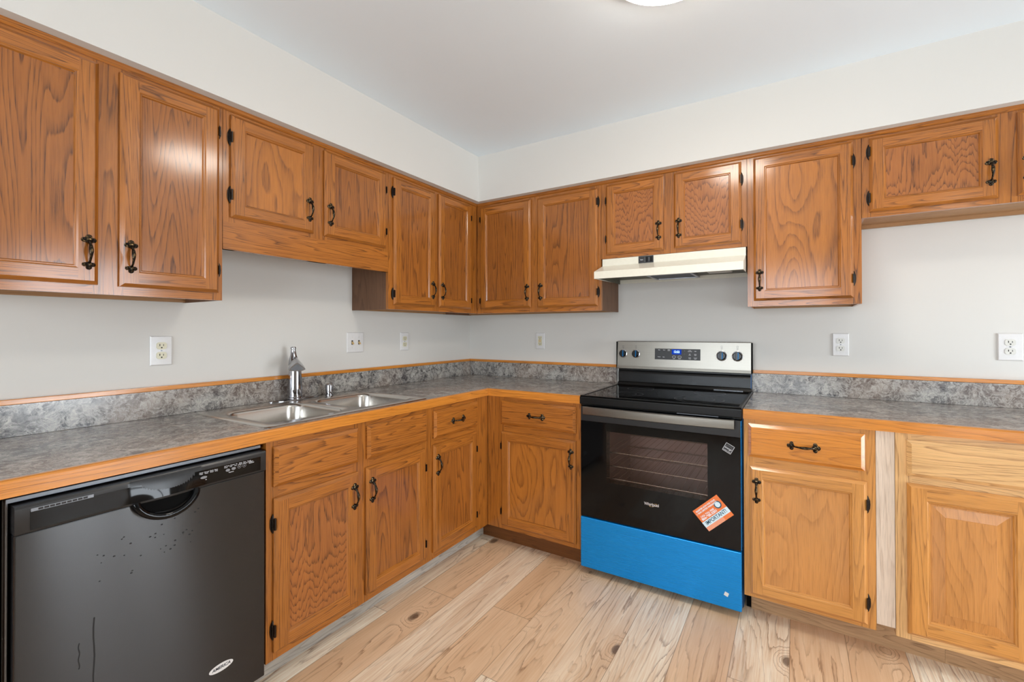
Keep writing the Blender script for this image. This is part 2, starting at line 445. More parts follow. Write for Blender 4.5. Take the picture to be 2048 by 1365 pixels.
def tag(o, label, cat, group=None):
    o['label'] = label; o['category'] = cat
    if group: o['group'] = group
    return o
def thing(name, wall, label, cat, group=None, at=(0, 0, 0)):
    """Empty at the thing's base; parts are built in the wall's frame minus `at`."""
    o = bpy.data.objects.new(name, None); COL.objects.link(o)
    o.empty_display_size = .05
    o.rotation_euler = (0, 0, LEFT if wall == 'L' else 0)
    o.location = P2W(wall, *at)
    o['at'] = at
    tag(o, label, cat, group); return o
def T(root, mb):
    """shift a builder from wall frame to the root's frame"""
    a = Vector(root['at'])
    mb.v = [tuple(Vector(v) - a) for v in mb.v]; return mb
def struct(o): o['kind'] = 'structure'; return o

def text_mesh(name, s, size, mat, parent, loc, rot=(pi / 2, 0, 0), ext=.0002, align='CENTER', sx=1.0, shear=0, label=None, bold=.018):
    c = bpy.data.curves.new(name, 'FONT'); c.body = s; c.size = size; c.extrude = ext; c.offset = size * bold
    c.align_x = align; c.align_y = 'CENTER'; c.shear = shear
    tmp = bpy.data.objects.new(name + '_tmp', c); COL.objects.link(tmp)
    bpy.context.view_layer.update()
    me = bpy.data.meshes.new_from_object(tmp.evaluated_get(bpy.context.evaluated_depsgraph_get()))
    bpy.data.objects.remove(tmp)
    ob = bpy.data.objects.new(name, me); COL.objects.link(ob)
    me.materials.clear(); me.materials.append(MAT[mat])
    ob.location = loc; ob.rotation_euler = rot; ob.scale = (sx, 1, 1)
    ob.parent = parent
    if label: ob['label'] = label
    return ob

# ------------------------------------------------------------------ room shell
def slab(name, x0, x1, y0, y1, z0, z1, mat):
    return struct(MB().box(x0, x1, y0, y1, z0, z1).build(name, mat))
slab('floor', -.12, ROOM_X + .12, ROOM_Y - .12, .12, -.06, 0, 'floor')
slab('ceiling', -.12, ROOM_X + .12, ROOM_Y - .12, .12, H, H + .06, 'ceiling')
slab('wall_left', -.12, 0, ROOM_Y - .12, .12, 0, H, 'wall')
slab('wall_back', 0, ROOM_X + .12, 0, .12, 0, H, 'wall')

def wall_with_hole(name, axis, pos, thick, a0, a1, holes):
    """axis 'x': the wall's plane is x=pos..pos+thick and it runs along y"""
    m = MB(); edges = sorted({a0, a1, *[h[0] for h in holes], *[h[1] for h in holes]})
    def bx(u0, u1, z0, z1):
        if z1 - z0 < 1e-4: return
        if axis == 'x': m.box(pos, pos + thick, u0, u1, z0, z1)
        else: m.box(u0, u1, pos, pos + thick, z0, z1)
    for u0, u1 in zip(edges, edges[1:]):
        h = [k for k in holes if k[0] <= u0 + 1e-6 and k[1] >= u1 - 1e-6]
        if h: bx(u0, u1, 0, h[0][2]); bx(u0, u1, h[0][3], H)
        else: bx(u0, u1, 0, H)
    return struct(m.build(name, 'wall'))
wall_with_hole('wall_right', 'x', ROOM_X, .12, ROOM_Y, 0, [(-1.65, -.55, .0, 2.05)])
wall_with_hole('wall_front', 'y', ROOM_Y - .12, .12, 0, ROOM_X + .12, [(.45, 2.65, .6, 2.1), (3.45, 4.65, 0, 2.05)])

def glazed(name, axis, pos, a0, a1, z0, z1, mull, door=False):
    f = .05; m = MB()
    def bx(mb, u0, u1, za, zb, d0=-.02, d1=.05):
        if axis == 'x': mb.box(pos + d0, pos + d1, u0, u1, za, zb)
        else: mb.box(u0, u1, pos - d1, pos - d0, za, zb)
    bx(m, a0, a0 + f, z0, z1); bx(m, a1 - f, a1, z0, z1); bx(m, a0 + f, a1 - f, z1 - f, z1); bx(m, a0 + f, a1 - f, z0, z0 + (.1 if door else f))
    for k in range(1, mull):
        c = a0 + (a1 - a0) * k / mull; bx(m, c - .025, c + .025, z0 + f, z1 - f)
    o = struct(m.build(name, 'trim_white', bevel=.003))
    g = MB(); bx(g, a0 + f, a1 - f, z0 + f, z1 - f, .014, .018)
    g.build('pane', 'pane', o)
    c = MB()
    for (u0, u1, za, zb) in ((a0 - .08, a0, z0, z1 + .08), (a1, a1 + .08, z0, z1 + .08), (a0, a1, z1, z1 + .08)):
        bx(c, u0, u1, max(za, 0), zb, -.018, -.001)
    if not door: bx(c, a0 - .1, a1 + .1, z0 - .04, z0, -.05, -.001)
    c.build('casing', 'trim_white', o, bevel=.003)
    return o
glazed('door_1', 'x', ROOM_X, -1.65, -.55, 0, 2.05, 2, True)
glazed('window_1_added', 'y', ROOM_Y, .45, 2.65, .6, 2.1, 3)  # added window, opening for the fill light behind the camera
glazed('door_2', 'y', ROOM_Y, 3.45, 4.65, 0, 2.05, 2, True)
# baseboards of the open part of the room
slab('baseboard_left', 0, .014, ROOM_Y + .002, -3.6, 0, .13, 'trim_white')
slab('baseboard_right', ROOM_X - .014, ROOM_X, ROOM_Y + .02, -1.94, 0, .13, 'trim_white')
slab('baseboard_front', .016, 3.35, ROOM_Y, ROOM_Y + .014, 0, .13, 'trim_white')
# white cased doorway on the sink wall beyond the counter
d3 = MB()
for (y0, y1, z0, z1) in ((-3.58, -3.48, 0, 2.12), (-2.78, -2.68, 0, 2.12), (-3.48, -2.78, 2.04, 2.12)):
    d3.box(.001, .022, y0, y1, z0, z1)
d3.box(.001, .008, -3.48, -2.78, 0.01, 2.04)
struct(d3.build('door_3', 'trim_white', bevel=.003))

# soffit above the wall cabinets
SD, SZ = .350, 2.136
s = MB()
s.prism([(0, ROOM_Y), (SD, ROOM_Y), (SD, -SD), (ROOM_X, -SD), (ROOM_X, 0), (0, 0)], SZ, H, 'z')
struct(s.build('soffit', 'wall'))

# ------------------------------------------------------------------ hardware
def pull_mesh(k=1.0):
    m = MB()
    def lobe(x, z, r, t=.0035):
        m.lathe([(r, 0), (r, t * .7), (r * .8, t), (r * .45, t * 1.15), (.4 * r, t * 1.9), (.15 * r, t * 2.3)], (x, 0, z), 'y', 14)
    for sgn, q in ((1, 1.0), (-1, .88)):
        lobe(-.0105 * q, sgn * .038, .0075 * q); lobe(.0105 * q, sgn * .038, .0075 * q)
        lobe(0, sgn * .047, .0080 * q)
        m.lathe([(.010 * q, 0), (.0095 * q, .004), (.006 * q, .006)], (0, 0, sgn * .0375), 'y', 14)
    path, rad = [], []
    N = 14
    for i in range(N + 1):
        tt = i / N; z = .034 - tt * .068
        d = .004 + .020 * sin(pi * min(1, max(0, tt))) ** .6
        path.append((0, -d, z)); rad.append(.0030 + .0030 * math.exp(-((tt - .42) / .22) ** 2) + (.0022 if tt < .08 else 0))
    m.tube(path, rad, 10)
    m.v = [(x * k, y * k, z * k) for x, y, z in m.v]
    me = m.mesh('handle'); me.materials.append(MAT['brass']); me.shade_smooth(); me.set_sharp_from_angle(angle=radians(50))
    return me
PULL = pull_mesh(1.0); PULLH = pull_mesh(1.08)
def hinge_mesh(h):
    m = MB(); a = h / 2
    # plate on the face frame (towards +x), pointed ends, then the knuckle barrel at the door edge
    m.prism([(0, -a * .72), (.005, -a * .80), (.0095, -a * .45), (.0105, 0), (.0095, a * .45), (.005, a * .80), (0, a * .72)], -.0028, 0, 'y')
    m.lathe([(.0012, -a), (.0034, -a * .86), (.0044, -a * .80), (.0044, -a * .3), (.0037, -a * .28), (.0037, -a * .24), (.0044, -a * .22), (.0044, a * .22),
             (.0037, a * .24), (.0037, a * .28), (.0044, a * .3), (.0044, a * .80), (.0034, a * .86), (.0012, a)], (.001, -.0045, 0), 'z', 12)
    m.box(-.003, .002, -.019, -.002, -a * .6, a * .6)
    me = m.mesh('hinge'); me.materials.append(MAT['bronze']); me.shade_smooth(); me.set_sharp_from_angle(angle=radians(40))
    return me
HINGE = {k: hinge_mesh(k) for k in (.068, .056)}
def put(me, name, parent, loc, rot=(0, 0, 0), scale=(1, 1, 1)):
    o = bpy.data.objects.new(name, me); COL.objects.link(o); o.parent = parent
    o.location = loc; o.rotation_euler = rot; o.scale = scale; return o

DT = .019
def door(root, x0, x1, z0, z1, yf, handle=None, hz=None, hinge=None, hzs=(), hh=.068, pmat='oak_panel', raised=False, stile='oak', rail='oak_rail', w=.048):
    """Frame-and-panel door whose back lies on the face plane y=yf; returns the door frame."""
    a = root['at']; x0 -= a[0]; x1 -= a[0]; z0 -= a[2]; z1 -= a[2]; y = yf - a[1]
    b = .011; yF = y - DT; yB = y - .0005
    m = MB()
    X, Z = (1, 0, 0), (0, 0, 1)
    R = lambda i, d: [(x0 + i, d, z0 + i), (x1 - i, d, z0 + i), (x1 - i, d, z1 - i), (x0 + i, d, z1 - i)]
    def ring(A, B):
        for k, g in ((0, X), (1, Z), (2, X), (3, Z)):
            j = (k + 1) % 4
            m.newoff() if False else None
            m.face([A[k], A[j], B[j], B[k]], g)
    m.face(list(reversed(R(0, yB))), Z)
    ring(R(0, yB), R(0, y - .009)); ring(R(0, y - .009), R(.003, y - .012)); ring(R(.003, y - .012), R(b, yF))
    # butt-jointed flat face: stiles full height, rails between
    i, o_ = w, b
    m.newoff().face([(x0 + o_, yF, z0 + o_), (x0 + i, yF, z0 + o_), (x0 + i, yF, z1 - o_), (x0 + o_, yF, z1 - o_)], Z)
    m.newoff().face([(x1 - i, yF, z0 + o_), (x1 - o_, yF, z0 + o_), (x1 - o_, yF, z1 - o_), (x1 - i, yF, z1 - o_)], Z)
    m.cur = 1
    m.newoff().face([(x0 + i, yF, z0 + o_), (x1 - i, yF, z0 + o_), (x1 - i, yF, z0 + i), (x0 + i, yF, z0 + i)], X)
    m.newoff().face([(x0 + i, yF, z1 - i), (x1 - i, yF, z1 - i), (x1 - i, yF, z1 - o_), (x0 + i, yF, z1 - o_)], X)
    m.cur = 0
    ring(R(i, yF), R(i + .004, yF + .0035)); ring(R(i + .004, yF + .0035), R(i + .0065, yF + .0035))
    ring(R(i + .0065, yF + .0035), R(i + .010, yF + .009))
    D = m.build('door', [stile, rail], root, smooth=20)
    p = MB(); q = i + .0095
    if raised:
        def r2(k, d): return [(x0 + q + k, d, z0 + q + k), (x1 - q - k, d, z0 + q + k), (x1 - q - k, d, z1 - q - k), (x0 + q + k, d, z1 - q - k)]
        for A, B in ((r2(0, yF + .009), r2(.006, yF + .009)), (r2(.006, yF + .009), r2(.040, yF + .003)), (r2(.040, yF + .003), r2(.041, yF + .0015))):
            for k in range(4):
                j = (k + 1) % 4; p.face([A[k], A[j], B[j], B[k]], Z)
        p.face(r2(.041, yF + .0015), Z)
        p.face(list(reversed(r2(0, yF + .012))), Z)
    else:
        p.box(x0 + q, x1 - q, yF + .009, yF + .013, z0 + q, z1 - q, Z)
    p.build('panel', pmat, D)
    if handle:
        hx = (x1 - .0245) if handle == 'R' else (x0 + .0265)
        put(PULL, 'handle', D, (hx, yF, hz - a[2]))
    for hzz in hzs:
        if hinge == 'R': put(HINGE[hh], 'hinge', D, (x1, y, hzz - a[2]))
        else: put(HINGE[hh], 'hinge', D, (x0, y, hzz - a[2]), (0, 0, 0), (-1, 1, 1))
    return D
def drawer(root, x0, x1, z0, z1, yf, handle=False, mat='oak_rail', name='drawer'):
    a = root['at']; x0 -= a[0]; x1 -= a[0]; z0 -= a[2]; z1 -= a[2]; y = yf - a[1]
    m = MB(); X = (1, 0, 0); yF = y - DT
    R = lambda i, d: [(x0 + i, d, z0 + i), (x1 - i, d, z0 + i), (x1 - i, d, z1 - i), (x0 + i, d, z1 - i)]
    m.rings([R(0, y - .0005), R(0, y - .009), R(.003, y - .0115), R(.013, yF)], True, True, X)
    D = m.build(name, mat, root, smooth=20)
    if handle: put(PULLH, 'handle', D, ((x0 + x1) / 2, yF, (z0 + z1) / 2 - .002), (0, radians(90), 0))
    return D

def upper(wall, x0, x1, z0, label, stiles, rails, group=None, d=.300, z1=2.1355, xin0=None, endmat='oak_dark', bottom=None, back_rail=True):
    """Wall cabinet: carcass with a recessed bottom, face frame of stiles (list of x spans) and rails (list of (xa,xb,za,zb))."""
    x0 += .0008; x1 -= .0008
    r = thing('wall_cabinet', wall, label, 'cabinet', group, (x0, -.001, z0))
    t = .012; yb = -.001; yf = -(d - .019); zb = (bottom if bottom is not None else z0 + .018)
    m = MB()
    m.box(x0, x0 + t, yf, yb, z0 + (0 if bottom is None else bottom - z0), z1); m.box(x1 - t, x1, yf, yb, z0 + (0 if bottom is None else bottom - z0), z1)
    m.box(x0 + t, x1 - t, yb - .006, yb, zb, z1)
    m.box(x0 + t, x1 - t, yf, yb - .006, z1 - .012, z1)
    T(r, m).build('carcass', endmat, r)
    m = MB(); m.box(x0 + t, x1 - t, yf, yb - .006, zb, zb + .010, (1, 0, 0))
    if back_rail and bottom is None: m.newoff().box(x0 + t, x1 - t, yb - .024, yb - .0065, z0 + .001, zb, (1, 0, 0))
    T(r, m).build('bottom_panel', 'oak_inside', r)
    m = MB(); m.cur = 0
    for (a, b) in stiles: m.newoff().box(a, b, -d, yf - .0002, z0, z1)
    m.cur = 1
    for (a, b, za, zb2) in rails: m.newoff().box(a, b, -d, yf - .0002, za, zb2, (1, 0, 0))
    T(r, m).build('face_frame', ['oak', 'oak_rail'], r)
    return r
FD = -.300
HZ = 1.5015
# --- sink wall
c = upper('L', -2.62, -1.9155, 1.3745, 'tall two-door oak wall cabinet above the dishwasher, a round lamp glare on one door', [(-2.62, -2.555), (-2.288, -2.212), (-1.950, -1.9163)],
          [(-2.555, -2.288, 2.075, 2.1355), (-2.212, -1.950, 2.075, 2.1355), (-2.555, -2.288, 1.3745, 1.425), (-2.212, -1.950, 1.3745, 1.425)])
door(c, -2.572, -2.277, 1.403, 2.105, FD, 'R', HZ, 'L', (2.02, 1.49), pmat='oak_panel')
door(c, -2.225, -1.932, 1.403, 2.105, FD, 'L', HZ, 'R', (2.02, 1.49), .056, pmat='oak_panel')
c = upper('L', -1.9155, -1.0945, 1.575, 'short two-door oak wall cabinet with a plain board below its doors, above the sink', [(-1.9147, -1.870), (-1.560, -1.465), (-1.135, -1.0953)],
          [(-1.870, -1.560, 2.075, 2.1355), (-1.465, -1.135, 2.075, 2.1355), (-1.870, -1.560, 1.683, 1.722), (-1.465, -1.135, 1.683, 1.722)], bottom=1.690)
m = MB(); m.box(-1.9147, -1.0953, -.3004, -.2815, 1.598, 1.6829, (1, 0, 0)); m.newoff().box(-1.9147, -1.0953, -.3015, -.2815, 1.575, 1.5978, (1, 0, 0))
m.newoff()
T(c, m).build('valance', 'oak_rail', c)
door(c, -1.890, -1.540, 1.702, 2.104, FD, 'R', 1.804, 'L', (2.015, 1.79), pmat='oak_soft')
door(c, -1.4855, -1.118, 1.702, 2.104, FD, 'L', 1.804, 'R', (2.015, 1.79), .056, pmat='oak_panel')
c = upper('L', -1.0945, -.3008, 1.3745, 'tall two-door oak wall cabinet on the sink wall, running into the corner', [(-1.0937, -1.045), (-.745, -.690), (-.395, -.3016)],
          [(-1.045, -.745, 2.075, 2.1355), (-.690, -.395, 2.075, 2.1355), (-1.045, -.745, 1.3745, 1.425), (-.690, -.395, 1.3745, 1.425)])
door(c, -1.064, -.737, 1.401, 2.102, FD, 'R', HZ, 'L', (2.02, 1.46), pmat='oak_panel', w=.046)
door(c, -.701, -.381, 1.402, 2.105, FD, 'L', HZ, 'R', (2.02, 1.46), .056, pmat='oak_panel', w=.046)
# --- range wall
c = upper('B', .0012, 1.2166, 1.3745, 'tall two-door oak wall cabinet on the range wall, from the corner to the range hood', [(.3008, .355), (.722, .806), (1.178, 1.2158)],
          [(.355, .722, 2.075, 2.1355), (.806, 1.178, 2.075, 2.1355), (.355, .722, 1.3745, 1.425), (.806, 1.178, 1.3745, 1.425)])
door(c, .336, .740, 1.405, 2.103, FD, 'R', HZ, 'L', (2.02, 1.46), .056, pmat='oak_panel')
door(c, .788, 1.197, 1.402, 2.099, FD, 'L', HZ, 'R', (2.02, 1.485), pmat='oak_panel')
c = upper('B', 1.2166, 1.9912, 1.6765, 'short two-door oak wall cabinet directly above the range hood', [(1.2174, 1.262), (1.568, 1.650), (1.950, 1.9904)],
          [(1.262, 1.568, 2.075, 2.1355), (1.650, 1.950, 2.075, 2.1355), (1.262, 1.568, 1.6765, 1.715), (1.650, 1.950, 1.6765, 1.715)])
door(c, 1.2495, 1.5805, 1.698, 2.103, FD, 'R', 1.805, 'L', (2.015, 1.79), .056, pmat='oak_flame')
door(c, 1.636, 1.9655, 1.698, 2.105, FD, 'L', 1.805, 'R', (2.018, 1.79), pmat='oak_flame')
c = upper('B', 1.9912, 2.4525, 1.3745, 'tall single-door oak wall cabinet between the range hood and the short end cabinet', [(1.992, 2.040), (2.402, 2.4517)],
          [(2.040, 2.402, 2.075, 2.1355), (2.040, 2.402, 1.3745, 1.425)], endmat='oak')
door(c, 2.020, 2.421, 1.402, 2.108, FD, 'L', HZ, 'R', (2.02, 1.489), pmat='oak_soft')
c = upper('B', 2.4525, 3.380, 1.758, 'short oak wall cabinet with no cabinet below it, at the end of the range wall', [(2.4533, 2.495), (2.872, 2.958), (3.335, 3.3792)],
          [(2.495, 2.872, 2.075, 2.1355), (2.958, 3.335, 2.075, 2.1355), (2.495, 2.872, 1.758, 1.795), (2.958, 3.335, 1.758, 1.795)], endmat='oak')
door(c, 2.479, 2.888, 1.779, 2.105, FD, 'R', 1.883, 'L', (2.047, 1.842), pmat='oak_flame')
door(c, 2.941, 3.350, 1.781, 2.107, FD, 'L', 1.883, 'R', (2.047, 1.842), pmat='oak_flame')
# thin moulding nailed along the top of the face frames
m = MB(); m.prism([(-.3005, 2.1355), (-.3005, 2.117), (-.304, 2.117), (-.309, 2.122), (-.309, 2.1355)], .3095, 3.379, 'x')
struct(m.build('trim_1', 'oak_rail'))
m = MB(); m.prism([(.3005, 2.1355), (.3005, 2.117), (.304, 2.117), (.309, 2.122), (.309, 2.1355)], -2.619, -.3095, 'y', g=(0, 1, 0))
m = MB()
for a in (0,):
    P = [(.3005, 2.1355), (.3005, 2.117), (.304, 2.117), (.309, 2.122), (.309, 2.1355)]
    m.prism(P, -2.619, -.3095, 'y', g=(0, 1, 0))
struct(m.build('trim_2', 'oak_rail'))

# ------------------------------------------------------------------ base cabinets
BF, BZ0, BZ1 = -.625, .105, .8725
def base(wall, x0, x1, label, stiles, rails, kick=-.54, endmat='oak', xb=None, body_x0=None, name='base_cabinet', fm=('oak', 'oak_rail')):
    r = thing(name, wall, label, 'cabinet', None, (x0, -.01, 0))
    bx0 = x0 if body_x0 is None else body_x0
    t = .012; yb = -.012; yf = BF + .019
    m = MB()
    m.box(bx0 + .0006, bx0 + t, yf, yb, BZ0, BZ1); m.box(x1 - t, x1 - .0006, yf, yb, BZ0, BZ1)
    m.box(bx0 + t, x1 - t, yf, yb, BZ0, BZ0 + .012); m.box(bx0 + t, x1 - t, yb - .008, yb, BZ0 + .012, BZ1)
    m.box(bx0 + .0006, x1 - .0006, kick + .008, kick + .020, 0.002, BZ0)
    m.box(bx0 + t, x1 - t, yf, yf + .004, BZ0 + .012, .700)
    T(r, m).build('carcass', endmat, r)
    m = MB(); m.cur = 0
    for (a, b) in stiles: m.newoff().box(a, b, BF, yf - .0002, BZ0, BZ1)
    m.cur = 1
    for (a, b, za, zb2) in rails: m.newoff().box(a, b, BF, yf - .0002, za, zb2, (1, 0, 0))
    T(r, m).build('face_frame', list(fm), r)
    return r
def rails3(a, b): return [(a, b, .838, BZ1), (a, b, .655, .730), (a, b, BZ0, .155)]
BHZ = .5765
c = base('L', -1.9275, -1.1305, 'two-door oak base cabinet under the sink with two false drawer fronts', [(-1.9269, -1.885), (-1.572, -1.490), (-1.172, -1.1311)], rails3(-1.885, -1.572) + rails3(-1.490, -1.172))
drawer(c, -1.905, -1.553, .711, .852, BF, name='false_drawer_front', mat='oak_rail'); door(c, -1.904, -1.553, .134, .671, BF, 'R', BHZ, 'L', (.583, .212), pmat='oak_flame')
drawer(c, -1.508, -1.150, .711, .852, BF, name='false_drawer_front'); door(c, -1.514, -1.158, .137, .676, BF, 'L', BHZ, 'R', (.583, .21), .056, pmat='oak_panel')
c = base('L', -1.1305, -.6262, 'narrow oak base cabinet with one drawer and one door, beside the sink cabinet', [(-1.1299, -1.085), (-.760, -.6264)], rails3(-1.085, -.760))
drawer(c, -1.099, -.739, .712, .852, BF, True); door(c, -1.103, -.748, .140, .680, BF, 'L', BHZ, 'R', (.583, .21), .056, pmat='oak_panel')
c = base('B', .6256, 1.2292, 'oak base cabinet with one drawer and one door, between the corner and the range', [(.6262, .745), (1.185, 1.2286)], rails3(.745, 1.185), kick=-.555)
drawer(c, .727, 1.203, .712, .851, BF, True); door(c, .729, 1.202, .129, .673, BF, 'R', BHZ, 'L', (.588, .21), .056, pmat='oak_soft')
c = base('B', 1.9995, 2.4565, 'oak base cabinet with one drawer and one door, between the range and the filler board', [(2.0001, 2.045), (2.402, 2.4559)], rails3(2.045, 2.402), kick=-.53, endmat='oak_pale_lit', fm=('oak_pale_lit', 'oak_pale_lit'))  # lighter oak tones here have the strong window light painted in
drawer(c, 2.018, 2.423, .711, .854, BF, True, mat='oak_edge'); door(c, 2.0235, 2.429, .122, .671, BF, 'L', .571, 'R', (.583, .205), pmat='oak_pale_lit_panel', stile='oak_pale_lit', rail='oak_pale_lit')
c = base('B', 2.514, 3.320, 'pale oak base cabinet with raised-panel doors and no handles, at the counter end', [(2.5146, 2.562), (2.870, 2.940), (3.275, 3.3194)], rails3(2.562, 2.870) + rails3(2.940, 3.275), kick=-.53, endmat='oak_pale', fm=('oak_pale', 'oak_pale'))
drawer(c, 2.547, 2.888, .716, .848, BF, name='drawer', mat='oak_pale'); door(c, 2.547, 2.888, .131, .688, BF, pmat='oak_pale_lit_panel', raised=True, w=.055, stile='oak_pale_lit', rail='oak_pale_lit')
drawer(c, 2.925, 3.290, .716, .848, BF, name='drawer', mat='oak_pale'); door(c, 2.925, 3.290, .131, .688, BF, pmat='oak_pale_lit_panel', raised=True, w=.055, stile='oak_pale_lit', rail='oak_pale_lit')
m = MB(); m.box(2.4572, 2.5134, -.623, -.606, .131, BZ1)
tag(m.build('filler_board', 'oak_raw'), 'narrow pale unfinished oak filler board between two base cabinets', 'board')
r = thing('end_panel', 'L', 'narrow oak end panel beside the dishwasher at the end of the counter', 'panel', None, (-2.57, -.3, 0))
m = MB(); m.box(-2.600, -2.5335, -.625, -.605, 0.002, BZ1); m.newoff().box(-2.600, -2.588, -.604, -.012, 0.002, BZ1)
m.box(-2.5335 - .012, -2.5335, -.604, -.012, 0.002, BZ1)
T(r, m).build('board', 'oak', r)
# toe kicks
m = MB(); m.box(.5345, .5395, -1.935, -.537, 0, .1045, (0, 1, 0)); struct(m.build('baseboard_sink_side', 'kick_grey'))
m = MB(); m.box(.5400, 1.2285, -.554, -.548, 0, .1045, (1, 0, 0)); struct(m.build('baseboard_corner', 'kick_brown'))
m = MB(); m.box(2.020, 2.672, -.529, -.523, 0, .1045, (1, 0, 0)); m.newoff().box(2.6725, 3.32, -.529, -.523, 0, .1045, (1, 0, 0)); struct(m.build('baseboard_range_side', 'kick_plank'))
m = MB(); m.box(2.000, 2.0192, -.5225, -.45, 0.001, .104); struct(m.build('baseboard_gap', 'black_matte'))

# ------------------------------------------------------------------ counter and backsplashes
ZC = .914
def bowlhole(): return (.150, .580, -1.895, -1.125)     # x0,x1,y0,y1 cut-out under the sink
hx0, hx1, hy0, hy1 = bowlhole()
r = thing('countertop', 'B', 'L-shaped grey marbled laminate countertop with oak front edge, holding the sink', 'countertop', None, (.3, -.6, ZC - .04))
CE = .619
m = MB()
for (a, b, c_, d_) in ((.001, hx0, -2.600, -.001), (hx1, CE, -2.600, -.001), (hx0, hx1, -2.600, hy0), (hx0, hx1, hy1, -.001), (CE, 1.2305, -CE, -.001)):
    m.box(a, b, c_, d_, ZC - .038, ZC)
T(r, m).build('slab', 'laminate', r)
m = MB(); m.prism([(CE + .0002, ZC - .0415), (.638, ZC - .0415), (.638, ZC - .006), (.636, ZC - .0015), (.632, ZC), (CE + .0002, ZC)], -2.600, -.6385, 'y', g=(0, 1, 0))
T(r, m).build('wood_edge', 'oak_edge', r)
m = MB(); m.prism([(-CE - .0002, ZC - .0415), (-.638, ZC - .0415), (-.638, ZC - .006), (-.636, ZC - .0015), (-.632, ZC), (-CE - .0002, ZC)], .6195, 1.2305, 'x')
T(r, m).build('wood_edge', 'oak_edge', r)
r = thing('countertop', 'B', 'straight grey marbled laminate countertop with oak front edge, over the pale cabinets', 'countertop', None, (2.6, -.3, ZC - .04))
m = MB(); m.box(1.9985, 3.36, -CE, -.001, ZC - .038, ZC); T(r, m).build('slab', 'laminate', r)
m = MB(); m.prism([(-CE - .0002, ZC - .0415), (-.638, ZC - .0415), (-.638, ZC - .006), (-.636, ZC - .0015), (-.632, ZC), (-CE - .0002, ZC)], 1.9985, 3.36, 'x')
T(r, m).build('wood_edge', 'oak_edge', r)
def splash(wall, x0, x1, label):
    r = thing('backsplash', wall, label, 'backsplash', None, (x0, -.01, ZC))
    m = MB(); m.box(x0, x1, -.0195, -.0008, ZC + .0008, 1.018)
    o = T(r, m).build('laminate_strip', 'laminate', r)
    m = MB(); m.box(x0, x1, -.0215, -.0008, 1.0185, 1.036, (1, 0, 0))
    T(r, m).build('wood_cap', 'oak_edge', r, bevel=.002)
splash('L', -2.600, -.0008, 'low grey marbled backsplash with oak cap behind the sink')
splash('B', .0225, 1.208, 'low grey marbled backsplash with oak cap between the corner and the range')
splash('B', 1.990, 3.36, 'low grey marbled backsplash with oak cap beyond the range, below two outlets')

# ------------------------------------------------------------------ sink (wall frame of the sink wall: x = world y, -y = world x)
def rrect(x0, x1, y0, y1, r, z, n=6):
    P = []
    for cx, cy, a0 in ((x1 - r, y0 + r, -pi / 2), (x1 - r, y1 - r, 0), (x0 + r, y1 - r, pi / 2), (x0 + r, y0 + r, pi)):
        for k in range(n + 1):
            a = a0 + (pi / 2) * k / n; P.append((cx + r * cos(a), cy + r * sin(a), z))
    return P
def sink():
    r = thing('sink', 'B', 'stainless steel double-bowl drop-in sink set in the grey countertop', 'sink', None, (.33, -1.51, ZC))
    a = Vector(r['at'])
    X0, X1, Y0, Y1 = .046, .612, -1.913, -1.107
    zt = ZC + .0045
    bowls = [(.185, .555, -1.872, -1.535), (.185, .555, -1.485, -1.148)]
    bm = bmesh.new(); edges = []
    def loop(P):
        vs = [bm.verts.new(Vector(p) - a) for p in P]
        es = [bm.edges.new((vs[i], vs[(i + 1) % len(vs)])) for i in range(len(vs))]
        return vs, es
    vo, eo = loop(rrect(X0 + .010, X1 - .010, Y0 + .010, Y1 - .010, .022, zt))
    allb = []; edges += eo
    for b in bowls:
        vb, eb = loop(rrect(*b, .060, zt)); edges += eb; allb.append(vb)
    bmesh.ops.triangle_fill(bm, edges=edges, use_beauty=True)
    def skirt(vs, P):
        nv = [bm.verts.new(Vector(p) - a) for p in P]
        n = len(vs)
        for i in range(n):
            try: bm.faces.new((vs[i], vs[(i + 1) % n], nv[(i + 1) % n], nv[i]))
            except ValueError: pass
        return nv
    v1 = skirt(vo, rrect(X0 + .004, X1 - .004, Y0 + .004, Y1 - .004, .026, zt - .001))
    skirt(v1, rrect(X0, X1, Y0, Y1, .028, ZC + .0004))
    for b, vb in zip(bowls, allb):
        x0, x1, y0, y1 = b; cur = vb
        for ins, dz, rr in ((.003, -.0015, .058), (.008, -.006, .056), (.011, -.014, .055), (.016, -.10, .055), (.020, -.135, .056), (.030, -.150, .06), (.050, -.156, .06)):
            cur = skirt(cur, rrect(x0 + ins, x1 - ins, y0 + ins, y1 - ins, rr, zt + dz))
        bm.faces.new(cur)
    bmesh.ops.recalc_face_normals(bm, faces=bm.faces)
    me = bpy.data.meshes.new('basin'); bm.to_mesh(me); bm.free()
    me.materials.append(MAT['steel_sink']); me.shade_smooth(); me.set_sharp_from_angle(angle=radians(50))
    o = bpy.data.objects.new('basin', me); COL.objects.link(o); o.parent = r
    for b in bowls:
        cx, cy = (b[0] + b[1]) / 2, (b[2] + b[3]) / 2
        m = MB(); m.lathe([(.045, 0), (.045, .002), (.038, .003), (.034, -.001), (.012, -.001)], (cx, cy, zt - .1555), 'z', 24)
        T(r, m).build('drain', 'chrome', r, smooth=True)
sink()
